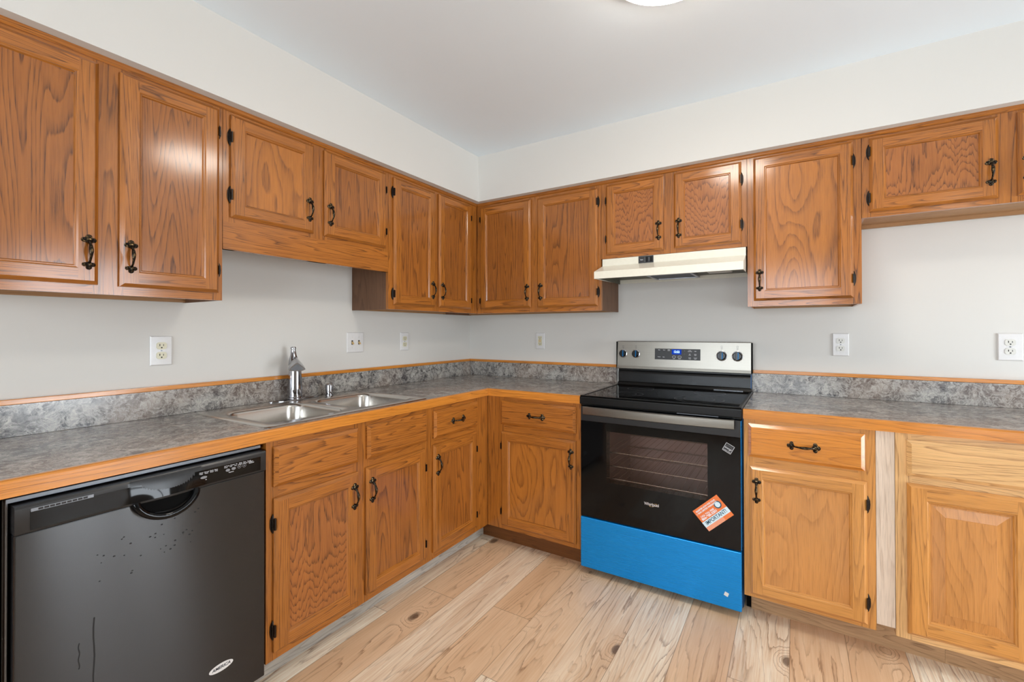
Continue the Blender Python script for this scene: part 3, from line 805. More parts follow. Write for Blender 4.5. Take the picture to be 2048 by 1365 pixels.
def faucet():
    z0 = ZC + .0052
    cx, cy = .082, -1.487
    r = thing('faucet', 'B', 'chrome single-lever pull-out kitchen faucet standing on the sink deck', 'faucet', None, (cx, cy, z0))
    m = MB(); P = []
    def oval(ax, ay, h): return [(cx + ax * cos(2 * pi * k / 32) * (1 if abs(cos(2 * pi * k / 32)) < .9 else .97), cy + ay * sin(2 * pi * k / 32), z0 + h) for k in range(32)]
    m.rings([oval(.030, .125, 0), oval(.030, .125, .003), oval(.026, .120, .006)])
    T(r, m).build('deck_plate', 'chrome', r, smooth=True)
    m = MB(); m.lathe([(.034, .004), (.034, .009), (.0315, .012), (.0325, .016), (.0318, .06), (.0295, .12), (.0275, .155), (.0265, .168), (.020, .180)], (cx, cy, z0), 'z', 32)
    T(r, m).build('body', 'chrome', r, smooth=True)
    # short spout and spray head leaning over the bowls
    dv = Vector((cos(radians(-28)), sin(radians(-28)), 0)); sv = Vector((-dv.y, dv.x, 0))
    L = []
    for tt in range(9):
        q = tt / 8
        c0 = Vector((cx, cy, z0 + .165)) + dv * (-.030 + .150 * q) + Vector((0, 0, .010 * sin(pi * q) - .014 * q * q + .006))
        wd = .016 + .020 * q ** .8; ht = .034 - .004 * q
        ring = []
        for k in range(20):
            a_ = 2 * pi * k / 20; cc, ss = cos(a_), sin(a_)
            wloc = wd * (1.0 if ss < 0 else (1.0 - .62 * ss))     # wide sole, narrow crown
            ring.append(tuple(c0 + sv * (cc * wloc) + Vector((0, 0, (ss * ht if ss > 0 else ss * .010)))))
        L.append(ring)
    m = MB(); m.rings(L)
    sp = T(r, m).build('spout', 'chrome', r, smooth=60)
    m = MB(); e = L[-1]; cen = Vector((0, 0, 0))
    for p in e: cen += Vector(p)
    cen /= len(e)
    inner = [tuple(cen + (Vector(p) - cen) * .72 + dv * .0006) for p in e]; inner2 = [tuple(Vector(p) - dv * .0003) for p in inner]
    m.rings([inner2, inner]); T(r, m).build('spray_face', 'grey_metal', r)
    m = MB()
    m.tube([(cx - .004, cy - .002, z0 + .172), (cx - .010, cy - .002, z0 + .195), (cx - .013, cy - .001, z0 + .222), (cx - .015, cy, z0 + .246), (cx - .016, cy, z0 + .252), (cx - .0165, cy, z0 + .258)],
           [.027, .021, .0135, .0105, .0135, .011], 16)
    T(r, m).build('lever', 'chrome', r, smooth=60)
faucet()
r = thing('air_gap_cap', 'B', 'small chrome air gap cap standing on the sink deck beside the faucet', 'sink fitting', None, (.090, -1.303, ZC + .0052))
m = MB(); m.lathe([(.022, 0), (.022, .004), (.0165, .006), (.0165, .010), (.0195, .012), (.0195, .050), (.0175, .056), (.010, .059)], (.090, -1.303, ZC + .0052), 'z', 24)
cap = T(r, m).build('cap', 'chrome', r, smooth=True)
m = MB()
for k in range(3): m.box(.1075, .1098, -1.311 + .002 * k, -1.305 + .002 * k, ZC + .030 + .007 * k, ZC + .033 + .007 * k)
T(r, m).build('vent_slots', 'slot', r)

# ------------------------------------------------------------------ dishwasher (frame of the sink wall)
def dishwasher():
    r = thing('dishwasher', 'L', 'black built-in dishwasher with a pocket handle and a white oval decal', 'dishwasher', None, (-2.228, -.3, 0))
    U0, U1 = -2.5195, -1.9385
    m = MB(); m.box(U0, U1, -.585, -.05, .098, .862)
    T(r, m).build('tub', 'black_matte', r)
    m = MB(); m.box(U0, U1, -.6125, -.586, .8535, .8635); m.box(U0, U0 + .004, -.6125, -.586, .10, .8535)
    T(r, m).build('tub_flange', 'grey_metal', r, bevel=.001)
    m = MB(); m.box(U0 + .02, U1 - .004, -.560, -.548, 0.004, .094)
    T(r, m).build('kick_plate', 'black_matte', r)
    m = MB(); m.lathe([(.012, .0), (.012, .008), (.006, .01), (.006, .03)], (U1 - .03, -.575, 0.001), 'z', 12); T(r, m).build('foot', 'grey_metal', r)
    u0, u1 = -2.5115, -1.9405
    # outer door panel
    m = MB(); m.box(u0, u1, -.6435, -.6135, .086, .7815)
    T(r, m).build('door_panel', 'dw_panel', r, bevel=.003)
    # control console, with a swelling over the handle
    N = 90; cu = -2.2185; hw = .115
    def bulge(u, k): return .012 * k * max(0, 1 - ((u - cu) / hw) ** 2) ** 2 if abs(u - cu) < hw else 0
    m = MB(); prof = [(.783, -.600), (.783, -.6465), (.787, -.6485), (.8435, -.6485), (.849, -.645), (.849, -.600)]
    us = [u0 + (u1 - u0) * k / N for k in range(N + 1)]
    L = []
    for u in us:
        L.append([(u, y - (bulge(u, max(0, 1 - (z - .783) / .05)) if y < -.64 else 0), z) for z, y in prof])
    m.rings(L)
    con = T(r, m).build('control_console', 'black_trim', r, smooth=30)
    # glossy fascia inlay
    m = MB(); fa, fb = -2.487, -1.958
    M2 = 80; zs = [.789 + (.8335 - .789) * k / 6 for k in range(7)]
    grid = []
    for i in range(M2 + 1):
        u = fa + (fb - fa) * i / M2
        grid.append([(u, -.6494 - bulge(u, max(0, 1 - (z - .783) / .05)), z) for z in zs])
    for i in range(M2):
        for j in range(6): m.face([grid[i][j], grid[i + 1][j], grid[i + 1][j + 1], grid[i][j + 1]])
    T(r, m).build('console_fascia', 'black_gloss', con, smooth=60)
    # pocket handle
    m = MB(); path = []; rad = []
    for k in range(25):
        a_ = pi + pi * k / 24
        path.append((cu + .072 * cos(a_) * (1 - .10 * abs(sin(a_))), -.650 - .014 * abs(sin(a_)) ** .7, .784 + .050 * sin(a_))); rad.append(.0095)
    m.tube(path, rad, 12)
    T(r, m).build('pocket_handle', 'black_gloss', r, smooth=60)
    m = MB(); pts = [(cu + .064 * cos(pi + pi * k / 20), -.6440, .7835 + .042 * sin(pi + pi * k / 20)) for k in range(21)]
    m.face(pts)
    pts2 = [(x, -.6438, z) for x, y, z in pts]
    T(r, m).build('handle_recess', 'black_matte', r)
    # vent slots
    m = MB()
    for k in range(9):
        a = -2.474 + k * .0098; m.box(a, a + .0082, -.6502, -.6496, .8375 - .0045, .8375)
    T(r, m).build('vent_slots', 'slot', con)
    m = MB(); m.box(-2.486, -2.376, -.6497, -.6490, .8315, .8390); T(r, m).build('vent_bezel', 'grey_metal', con)
    # buttons and print
    yb = -.6497
    def pill(u, z, w_, h_): 
        P = [(u + w_ / 2 * cos(2 * pi * k / 20) * (1 if abs(cos(2 * pi * k / 20)) > .3 else 1.0), z + h_ / 2 * sin(2 * pi * k / 20)) for k in range(20)]
        mm = MB(); mm.prism(P, yb - .0016, yb, 'y'); T(r, mm).build('button', 'text_grey', con)
    pill(-2.1275, .8115, .018, .0075)
    pill(-2.0600, .8155, .0125, .0085); pill(-2.0430, .8165, .0125, .0085)
    A = Vector(r['at'])
    def lab(s, u, z, size, mat='text_white'): text_mesh('label_print', s, size, mat, con, Vector((u, yb - .0002, z)) - A, align='CENTER')
    for u in (-2.0255, -2.0105):
        mm = MB(); P = []
        n = 20
        for k in range(n):
            a0, a1 = 2 * pi * k / n, 2 * pi * (k + 1) / n
            mm.face([(u + .0058 * cos(a0), yb - .0002, .818 + .0058 * sin(a0)), (u + .0058 * cos(a1), yb - .0002, .818 + .0058 * sin(a1)), (u + .0048 * cos(a1), yb - .0002, .818 + .0048 * sin(a1)), (u + .0048 * cos(a0), yb - .0002, .818 + .0048 * sin(a0))])
        mm.box(u - .002, u + .002, yb - .0003, yb - .0001, .8165, .8195)
        T(r, mm).build('button_ring', 'text_grey', con)
    lab('Heavy  Normal  Quick  Rinse\nWash    Wash    Wash   Only', -2.1140, .8245, .0042)
    lab('Cycle', -2.1240, .8035, .0046)
    lab('Hi-Temp  Heated   Air    Delay   Start   Cancel\n Wash      Dry      Dry   4 Hours  Resume  Drain', -2.0300, .8268, .0042)
    lab('Options', -2.0500, .8075, .0046)
    lab('Clean\nSanitized', -1.9880, .8235, .0046)
    # decal
    m = MB(); P = [(-2.0745 + .0345 * cos(2 * pi * k / 36), .2010 + .0125 * sin(2 * pi * k / 36)) for k in range(36)]
    m.prism(P, -.6440, -.6436, 'y'); dc = T(r, m).build('oval_decal', 'plate_white', r); dc['label'] = 'white oval decal reading AMERICA'
    text_mesh('decal_print', 'AMERICA', .0125, 'text_dark', dc, Vector((-2.0745, -.6442, .2015)) - A, sx=1.0, shear=.2)
    # dried drips on the panel
    m = MB()
    for (u, z0_, z1_, wd) in ((-2.373, .275, .520, .0016), (-2.401, .405, .470, .0012)):
        n = 10
        for k in range(n):
            a, b = z0_ + (z1_ - z0_) * k / n, z0_ + (z1_ - z0_) * (k + 1) / n
            o1 = .0012 * sin(k * 1.3); o2 = .0012 * sin((k + 1) * 1.3)
            m.face([(u + o1 - wd, -.64375, a), (u + o1 + wd, -.64375, a), (u + o2 + wd, -.64375, b), (u + o2 - wd, -.64375, b)])
    rs = random.Random(3)
    for k in range(34):
        u = -2.27 + rs.uniform(-.1, .14); z = .66 + rs.uniform(-.06, .05) + (u + 2.27) * .15; q = rs.uniform(.0010, .0022)
        m.face([(u + q * 1.4 * cos(a), -.64375, z + q * sin(a)) for a in [2 * pi * j / 8 for j in range(8)]])
    T(r, m).build('dried_drips', 'stain', r)
dishwasher()

# ------------------------------------------------------------------ range
def cooker():
    r = thing('range', 'B', 'freestanding electric range with black glass top, steel backguard and blue film on its drawer', 'stove', None, (1.6145, -.33, 0))
    A = Vector(r['at'])
    X0, X1 = 1.2365, 1.9925
    B = lambda name, mat, m, par=r, **k: T(r, m).build(name, mat, par, **k)
    # body shell around an open oven cavity
    m = MB()
    m.box(X0, X1, -.600, -.03, .03, .330); m.box(X0, X1, -.600, -.03, .780, .893)
    m.box(X0, 1.330, -.600, -.03, .330, .780); m.box(1.900, X1, -.600, -.03, .330, .780); m.box(1.330, 1.900, -.12, -.03, .330, .780)
    B('body', 'black_matte', m)
    m = MB(); e = .0006
    m.face([(1.330 + e, -.600, .330 + e), (1.330 + e, -.12 - e, .330 + e), (1.330 + e, -.12 - e, .78 - e), (1.330 + e, -.600, .78 - e)])
    m.face([(1.9 - e, -.600, .330 + e), (1.9 - e, -.12 - e, .330 + e), (1.9 - e, -.12 - e, .78 - e), (1.9 - e, -.600, .78 - e)])
    m.face([(1.33, -.12 - e, .33), (1.9, -.12 - e, .33), (1.9, -.12 - e, .78), (1.33, -.12 - e, .78)])
    m.face([(1.33, -.6, .33 + e), (1.9, -.6, .33 + e), (1.9, -.12, .33 + e), (1.33, -.12, .33 + e)])
    m.face([(1.33, -.6, .78 - e), (1.9, -.6, .78 - e), (1.9, -.12, .78 - e), (1.33, -.12, .78 - e)])
    B('oven_liner', 'oven_inside', m)
    for zz in (.625, .555, .490):
        m = MB()
        m.tube([(1.340, -.575, zz), (1.890, -.575, zz)], .0026, 8); m.tube([(1.340, -.15, zz), (1.890, -.15, zz)], .0026, 8)
        for k in range(17): m.tube([(1.345 + k * .034, -.575, zz + .003), (1.345 + k * .034, -.15, zz + .003)], .0013, 6)
        B('oven_rack', 'rack', m)
    m = MB(); m.box(X1 + .0003, X1 + .0028, -.600, -.03, .035, .905); s_ = B('side_film', 'bluefilm_dark', m); s_['label'] = 'blue protective film on the side panel'
    for x in (X0 + .05, X1 - .05):
        for y in (-.54, -.09):
            m = MB(); m.lathe([(.016, 0.0005), (.016, .008), (.008, .010), (.008, .031)], (x, y, 0), 'z', 12); B('foot', 'black_matte', m)
    # cooktop
    cx0, cx1 = 1.2335, 1.9965
    m = MB()
    m.prism([(-.600, .8935), (-.655, .8755), (-.655, .9115), (-.647, .9165), (-.050, .9165), (-.050, .8935)], cx0, cx1, 'x')
    ct = B('cooktop', 'black_satin', m, bevel=.003)
    m = MB()
    for (a, b, c_, d_) in ((cx0 + .002, cx0 + .016, -.640, -.070), (cx1 - .016, cx1 - .002, -.640, -.070), (cx0 + .002, cx1 - .002, -.652, -.6402), (cx0 + .002, cx1 - .002, -.0698, -.056)):
        m.box(a, b, c_, d_, .9168, .9215)
    B('cooktop_rim', 'black_satin', m, par=ct, bevel=.002)
    m = MB(); m.box(cx0 + .0165, cx1 - .0165, -.6396, -.0702, .9168, .9190); gl = B('glass_surface', 'black_gloss', m, par=ct)
    for (x, y, R_) in ((1.43, -.235, .075), (1.80, -.225, .082), (1.42, -.475, .092), (1.79, -.475, .115)):
        m = MB(); n = 40
        for rr in ((R_, R_ - .0022), (R_ * .62, R_ * .62 - .0016)) if R_ > .09 else ((R_, R_ - .0022),):
            for k in range(n):
                a0, a1 = 2 * pi * k / n, 2 * pi * (k + 1) / n
                m.face([(x + rr[0] * cos(a0), y + rr[0] * sin(a0), .9192), (x + rr[0] * cos(a1), y + rr[0] * sin(a1), .9192), (x + rr[1] * cos(a1), y + rr[1] * sin(a1), .9192), (x + rr[1] * cos(a0), y + rr[1] * sin(a0), .9192)])
        B('burner_ring', 'ring_grey', m, par=ct)
    # front fascia under the cooktop and vent slot
    m = MB(); m.box(X0, X1, -.640, -.601, .8665, .8748); B('vent_trim', 'black_satin', m, bevel=.002)
    m = MB(); m.box(1.72, 1.90, -.6412, -.6402, .8685, .8722); B('vent_insert', 'grey_metal', m)
    # riser and backguard
    gx0, gx1 = 1.2105, 1.9835
    gx0 = 1.2305; gx1 = 1.9895
    m = MB(); m.prism([(-.030, .9170), (-.072, .9170), (-.062, .932), (-.052, .936), (-.052, .990), (-.045, 1.008), (-.045, 1.030), (-.030, 1.030)], gx0 + .002, gx1 - .002, 'x')
    B('riser', 'black_satin', m, bevel=.0015)
    m = MB()
    for k in range(26): m.box(1.80 + k * .0058, 1.8035 + k * .0058, -.0735, -.0722, .9190, .9225)
    B('riser_vent', 'grey_metal', m)
    m = MB(); m.prism([(-.0105, 1.0165), (-.0700, 1.0165), (-.0735, 1.019), (-.0705, 1.036), (-.0600, 1.187), (-.0580, 1.189), (-.0105, 1.189)], gx0, gx1, 'x')
    bgd = B('backguard', 'steel', m, bevel=.0012)
    m = MB(); m.box(gx1 + .0002, gx1 + .0045, -.070, -.0115, 1.018, 1.186); B('end_cap', 'black_matte', m)
    m = MB(); m.box(gx0 - .0045, gx0 - .0002, -.070, -.0115, 1.018, 1.186); B('end_cap', 'black_matte', m)
    m = MB(); m.box(gx1 - .004, gx1 - .0005, -.0535, -.0305, .935, 1.0160); B('end_strip', 'bluefilm_dark', m)
    # plane of the sloping face: y at height z
    tilt = math.atan2(.0105, .151)
    Y = lambda z: -.0705 + (z - 1.036) * (.0105 / .151)
    m = MB(); zc = 1.113
    for (z0_, z1_) in ((1.0815, 1.1465),):
        m.face([(1.4665, Y(z0_) - .0012, z0_), (1.7275, Y(z0_) - .0012, z0_), (1.7275, Y(z1_) - .0012, z1_), (1.4665, Y(z1_) - .0012, z1_)])
        m.face([(1.4665, Y(z0_) - .0002, z0_), (1.4665, Y(z0_) - .0012, z0_), (1.4665, Y(z1_) - .0012, z1_), (1.4665, Y(z1_) - .0002, z1_)])
        m.face([(1.7275, Y(z0_) - .0002, z0_), (1.7275, Y(z0_) - .0012, z0_), (1.7275, Y(z1_) - .0012, z1_), (1.7275, Y(z1_) - .0002, z1_)])
        m.face([(1.4665, Y(z1_) - .0002, z1_), (1.7275, Y(z1_) - .0002, z1_), (1.7275, Y(z1_) - .0012, z1_), (1.4665, Y(z1_) - .0012, z1_)])
    dp = B('display_panel', 'black_panel', m, par=bgd)
    m = MB(); m.face([(1.567, Y(1.1135) - .0014, 1.1135), (1.622, Y(1.1135) - .0014, 1.1135), (1.622, Y(1.1435) - .0014, 1.1435), (1.567, Y(1.1435) - .0014, 1.1435)])
    B('clock_window', 'clock_bg', m, par=bgd)
    rot = (pi / 2 - tilt, 0, 0)
    def tx(s, x, z, size, mat='text_white', name='panel_print', lift=.0016, **k):
        return text_mesh(name, s, size, mat, bgd, Vector((x, Y(z) - lift, z)) - A, rot, **k)
    tx('12:22', 1.5945, 1.1285, .0185, 'clock', 'clock_digits', .0018, sx=.85)
    for s, x, z in (('Bake', 1.493, 1.1385), ('Broil', 1.522, 1.1382), ('Keep\nWarm', 1.550, 1.1380), ('+', 1.640, 1.1350), ('-', 1.640, 1.118), ('Clock\nTimer Set', 1.669, 1.1350), ('Light', 1.700, 1.1342),
                    ('Self\nClean', 1.669, 1.1140), ('Delay\nStart', 1.700, 1.1135), ('Cook\nTime', 1.669, 1.0930), ('Control\nLock', 1.700, 1.0925), ('Frozen', 1.493, 1.0970), ('Bake', 1.520, 1.0965)):
        tx(s, x, z, .0060)
    for x, s in ((1.580, 'START'), (1.612, 'CANCEL')):
        m = MB(); n = 20; z = 1.0985; ry = Y(z) - .0016
        for k in range(n):
            a0, a1 = 2 * pi * k / n, 2 * pi * (k + 1) / n
            q = lambda a, s_: (x + .0105 * s_ * cos(a), Y(z + .0075 * s_ * sin(a)) - .0016, z + .0075 * s_ * sin(a))
            m.face([q(a0, 1), q(a1, 1), q(a1, .84), q(a0, .84)])
        B('button_ring', 'text_white', m, par=bgd)
        tx(s, x, 1.0882, .0044); tx('>' if s == 'START' else 'x', x, z, .006)
    # knobs
    for kx in (1.2690, 1.3500, 1.8405, 1.9210):
        z = 1.1115
        c_ = Vector((0, 0, 0)) - A + Vector((kx, Y(z), z))
        big = 1.12 if kx > 1.6 else 1.0
        m = MB(); m.lathe([(.0255 * big, 0.0003), (.0255 * big, .0022), (.0235 * big, .003)], (0, 0, 0), 'y', 32)
        kb = m.build('knob', 'chrome', bgd, smooth=True); kb.location = c_; kb.rotation_euler = (-tilt, 0, 0)
        m = MB(); m.lathe([(.0215 * big, .0031), (.0205 * big, .018), (.0185 * big, .021)], (0, 0, 0), 'y', 32)
        m.box(-.006, .006, -.034, -.0200, -.0200 * big, .0200 * big)
        m.build('knob_grip', 'black_satin', kb, smooth=True, bevel=.0012)
        m = MB(); m.box(.0062, .0072, -.0345, -.0205, -.0185, .0185); m.build('knob_film', 'bluefilm', kb)
        m = MB()
        for k in range(11):
            a_ = radians(-60 + k * 30)
            if k in (0, 10): pass
            px_, pz_ = .0315 * big * cos(a_), .0315 * big * sin(a_)
            m.box(px_ - .0010, px_ + .0010, -.0006, -.0002, pz_ - .0010, pz_ + .0010)
        m.build('dial_marks', 'text_dark', kb)
        text_mesh('dial_print', 'OFF', .0055, 'text_dark', kb, (0, -.0004, .036 * big), (pi / 2, 0, 0))
        m = MB()
        m.box(-.0045, .0045, -.0006, -.0002, .042 * big, .0430 * big); m.box(-.0045, -.0038, -.0006, -.0002, .043 * big, .0495 * big); m.box(.0038, .0045, -.0006, -.0002, .043 * big, .0495 * big); m.box(-.0045, .0045, -.0006, -.0002, .0495 * big, .0505 * big)
        m.build('burner_mark', 'text_dark', kb)
    # oven door: frame of black glass around the window
    dx0, dx1, dy0, dy1 = 1.2385, 1.9905, -.650, -.604
    wx0, wx1, wz0, wz1 = 1.379, 1.855, .4925, .748
    m = MB()
    m.box(dx0, wx0, dy0, dy1, .300, .7895); m.box(wx1, dx1, dy0, dy1, .300, .7895); m.box(wx0, wx1, dy0, dy1, .300, wz0); m.box(wx0, wx1, dy0, dy1, wz1, .7895)
    dr = B('oven_door', 'black_gloss', m)
    m = MB(); m.box(dx0, dx1, dy0 - .001, dy1, .790, .864); B('door_top_trim', 'black_trim', m, par=dr, bevel=.002)
    m = MB(); m.box(wx0 - .001, wx1 + .001, dy0 - .0008, dy0 - .0002, wz0 - .001, wz1 + .001); B('window_pane', 'oven_pane', m, par=dr)
    m = MB(); m.box(dx1 + .0002, dx1 + .0016, dy0, dy1, .302, .862); B('edge_film', 'bluefilm', m, par=dr)
    # handle bowed away from the door
    m = MB(); N = 24; L = []
    hx0_, hx1_ = 1.2675, 1.9685
    for k in range(N + 1):
        q = k / N; x = hx0_ + (hx1_ - hx0_) * q; bow = .016 * (1 - (2 * q - 1) ** 2)
        yo = -.688 - bow
        L.append([(x, yo, .8295), (x, yo - .004, .8325), (x, yo - .0045, .850), (x, yo - .004, .8675), (x, yo, .8705), (x, yo + .012, .8690), (x, yo + .012, .831)])
    m.rings(L); hd = B('handle', 'steel', m, par=dr, smooth=30)
    for xa in (hx0_, hx1_ - .014):
        m = MB(); m.box(xa, xa + .014, -.690, dy0 - .0012, .833, .867); B('handle_bracket', 'steel', m, par=dr, bevel=.002)
    text_mesh('logo_print', 'Whirlpool', .0195, 'logo_silver', dr, Vector((1.604, dy0 - .0004, .4245)) - A, sx=.86, label='silver maker name on the door glass')
    m = MB(); ringp = []
    n = 26
    for k in range(n):
        a0, a1 = 2 * pi * k / n, 2 * pi * (k + 1) / n
        q = lambda a, s_: (1.612 + .021 * s_ * cos(a) * cos(.5) - .006 * s_ * sin(a) * sin(.5), dy0 - .0005, .4225 + .021 * s_ * cos(a) * sin(.35) + .006 * s_ * sin(a))
        m.face([q(a0, 1), q(a1, 1), q(a1, .9), q(a0, .9)])
    B('logo_swoosh', 'ivory_toggle', m, par=dr)
    # stickers: local frame from the corners seen in the photo
    def decal(name, mat, cx_, cz_, ang, w_, h_, lift, parent, rect=None, label=None):
        c, s = cos(ang), sin(ang)
        u0, u1, v0, v1 = rect if rect else (-w_ / 2, w_ / 2, -h_ / 2, h_ / 2)
        m = MB(); P = [(cx_ + u * c - v * s, cz_ + u * s + v * c) for u, v in ((u0, v0), (u1, v0), (u1, v1), (u0, v1))]
        m.prism(P, dy0 - .0003 - lift, dy0 - .0001 - lift, 'y')
        o = B(name, mat, m, par=parent)
        if label: o['label'] = label
        return o
    ang = radians(43.0); cx_, cz_ = 1.8765, .4418
    Wd, Hd = .1385, .1035
    st = decal('sticker', 'sticker_orange', cx_, cz_, ang, Wd, Hd, .0004, dr, label='tilted orange warning label reading IMPORTANT')
    decal('sticker_band', 'sticker_pale', cx_, cz_, ang, 0, 0, .0008, dr, (-Wd / 2, Wd / 2, -.0335, -.0085))
    decal('sticker_foot', 'sticker_salmon', cx_, cz_, ang, 0, 0, .0008, dr, (-Wd / 2, .025, -Hd / 2, -.0338))
    def stx(s, u, v, size, mat, **k):
        c, s2 = cos(ang), sin(ang)
        e = text_mesh('sticker_print', s, size, mat, dr, Vector((cx_ + u * c - v * s2, dy0 - .0014, cz_ + u * s2 + v * c)) - A, **k)
        e.rotation_euler = (Matrix.Rotation(-ang, 3, 'Y') @ Matrix.Rotation(pi / 2, 3, 'X')).to_euler()
        return e
    stx('IMPORTANT!', .0, -.0205, .0225, 'sticker_teal', sx=.86, bold=.012)
    stx('REGISTER NOW FOR YOUR', -.006, .0395, .0094, 'text_bright', sx=.92, bold=.03); stx('1 YEAR LIMITED WARRANTY', -.008, .0290, .0096, 'text_bright', sx=.92, bold=.03)
    stx('CALL TOLL FREE', -.020, .0120, .0100, 'text_bright', bold=.03); stx('866-900-3301', -.018, .0005, .0150, 'text_bright', bold=.03)
    cc = Vector((cx_ + .043 * cos(ang) - .017 * sin(ang), 0, cz_ + .043 * sin(ang) + .017 * cos(ang)))
    m = MB(); m.prism([(cc.x + .0165 * cos(2 * pi * k / 28), cc.z + .0165 * sin(2 * pi * k / 28)) for k in range(28)], dy0 - .0011, dy0 - .0009, 'y'); B('sticker_seal', 'sticker_teal', m, par=dr)
    m = MB(); m.prism([(cc.x + .0115 * cos(2 * pi * k / 28), cc.z + .0115 * sin(2 * pi * k / 28)) for k in range(28)], dy0 - .0015, dy0 - .0012, 'y'); B('sticker_seal', 'sticker_pale', m, par=dr)
    # energy label
    ang = radians(-28); cx_, cz_ = 1.9415, .7385
    w_, h_ = .0385, .0380
    es = decal('energy_label', 'black_panel', cx_, cz_, ang, w_, h_, .0004, dr, label='small tilted energy label with white outline')
    for rect in ((-w_ / 2, w_ / 2, h_ / 2 - .0018, h_ / 2), (-w_ / 2, w_ / 2, -h_ / 2, -h_ / 2 + .0018), (-w_ / 2, -w_ / 2 + .0018, -h_ / 2, h_ / 2), (w_ / 2 - .0018, w_ / 2, -h_ / 2, h_ / 2)):
        decal('label_border', 'text_white', cx_, cz_, ang, 0, 0, .0008, dr, rect)
    def etx(s, u, v, size, mat='text_white', **k):
        e = stx2(s, u, v, size, mat, **k); return e
    def stx2(s, u, v, size, mat, **k):
        c, s2 = cos(ang), sin(ang)
        e = text_mesh('label_print', s, size, mat, dr, Vector((cx_ + u * c - v * s2, dy0 - .0014, cz_ + u * s2 + v * c)) - A, **k)
        e.rotation_euler = (Matrix.Rotation(-ang, 3, 'Y') @ Matrix.Rotation(pi / 2, 3, 'X')).to_euler(); return e
    etx('energy', -.001, -.001, .0115, shear=.3); etx('ENERGY STAR', 0, -.0135, .0048)
    m = MB()
    for k in range(14):
        a0, a1 = radians(15 + 150 * k / 14), radians(15 + 150 * (k + 1) / 14)
        q = lambda a, R_: (cx_ + (R_ * cos(a)) * cos(ang) - (R_ * .75 * sin(a) - .001) * sin(ang), dy0 - .0013, cz_ + (R_ * cos(a)) * sin(ang) + (R_ * .75 * sin(a) - .001) * cos(ang))
        m.face([q(a0, .016), q(a1, .016), q(a1, .0150), q(a0, .0150)])
    B('label_arc', 'text_grey', m, par=dr)
    # storage drawer under blue film
    m = MB(); m.box(dx0 - .001, dx1 + .001, -.652, -.604, .037, .2935)
    dw = B('storage_drawer', 'bluefilm', m, bevel=.003); dw['label'] = 'storage drawer front covered in bright blue film'
    c, s = cos(radians(-20)), sin(radians(-20))
    m = MB(); m.prism([(1.931 + (u * c - v * s) * .0085, .0985 + (u * s + v * c) * .0085) for u, v in ((-1, -1), (1, -1), (1, 1), (-1, 1))], -.6528, -.6523, 'y')
    B('tag_square', 'plate_white', m, par=dw)
cooker()

# ------------------------------------------------------------------ range hood
def hood():
    x0, x1 = 1.2245, 1.9850
    r = thing('range_hood', 'B', 'almond under-cabinet range hood with small black control panel', 'range hood', None, (1.605, -.2, 1.545))
    B = lambda name, mat, m, par=r, **k: T(r, m).build(name, mat, par, **k)
    pr = [(-.0015, 1.556), (-.0015, 1.6745), (-.3020, 1.6745), (-.3020, 1.634), (-.432, 1.5875), (-.432, 1.5475)]
    m = MB()
    m.prism(pr, x0, x0 + .003, 'x'); m.prism(pr, x1 - .003, x1, 'x')
    a0, a1 = x0 + .003, x1 - .003
    m.box(a0, a1, -.3020, -.0015, 1.6715, 1.6745)
    m.box(a0, a1, -.3020, -.2990, 1.634, 1.6715)
    m.prism([(-.3020, 1.634), (-.432, 1.5875), (-.432, 1.5845), (-.2990, 1.631), (-.2990, 1.634)], a0, a1, 'x')
    m.box(a0, a1, -.432, -.429, 1.5475, 1.5845)
    m.box(a0, a1, -.429, -.418, 1.5475, 1.5495)
    m.box(a0, a1, -.0045, -.0015, 1.556, 1.6715)
    B('shell', 'almond', m, bevel=.0012)
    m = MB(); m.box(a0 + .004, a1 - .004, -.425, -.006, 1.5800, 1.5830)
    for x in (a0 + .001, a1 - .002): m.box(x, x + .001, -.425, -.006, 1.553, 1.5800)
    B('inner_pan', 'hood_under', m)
    m = MB(); m.box(1.440, 1.524, -.3040, -.3024, 1.6345, 1.6735); cp = B('control_panel', 'black_panel', m)
    m = MB(); m.box(1.476, 1.4775, -.3046, -.3041, 1.640, 1.668); m.box(1.499, 1.5005, -.3046, -.3041, 1.645, 1.664); B('panel_marks', 'text_grey', m, par=cp)
    for x in (1.487, 1.5115):
        m = MB(); m.box(x - .006, x + .006, -.3060, -.3041, 1.6400, 1.6680); B('rocker_switch', 'black_satin', m, par=cp, bevel=.001)
    text_mesh('maker_print', 'Best', .009, 'text_white', cp, Vector((1.4585, -.3043, 1.6535)) - Vector(r['at']))
    m = MB()
    fx0, fx1, fy0, fy1 = 1.468, 1.718, -.262, -.020
    for (a, b, c_, d_) in ((fx0, fx1, fy0, fy0 + .014), (fx0, fx1, fy1 - .014, fy1), (fx0, fx0 + .014, fy0 + .014, fy1 - .014), (fx1 - .014, fx1, fy0 + .014, fy1 - .014)):
        m.box(a, b, c_, d_, 1.566, 1.5795)
    ff = B('filter_frame', 'filter_frame', m, bevel=.001)
    m = MB(); m.box(fx0 + .014, fx1 - .014, fy0 + .014, fy1 - .014, 1.570, 1.576); B('filter_mesh', 'filter', m, par=ff)
    m = MB(); m.box(1.79, 1.91, -.30, -.16, 1.568, 1.5795); B('light_lens', 'recept_white', m, bevel=.004)
hood()

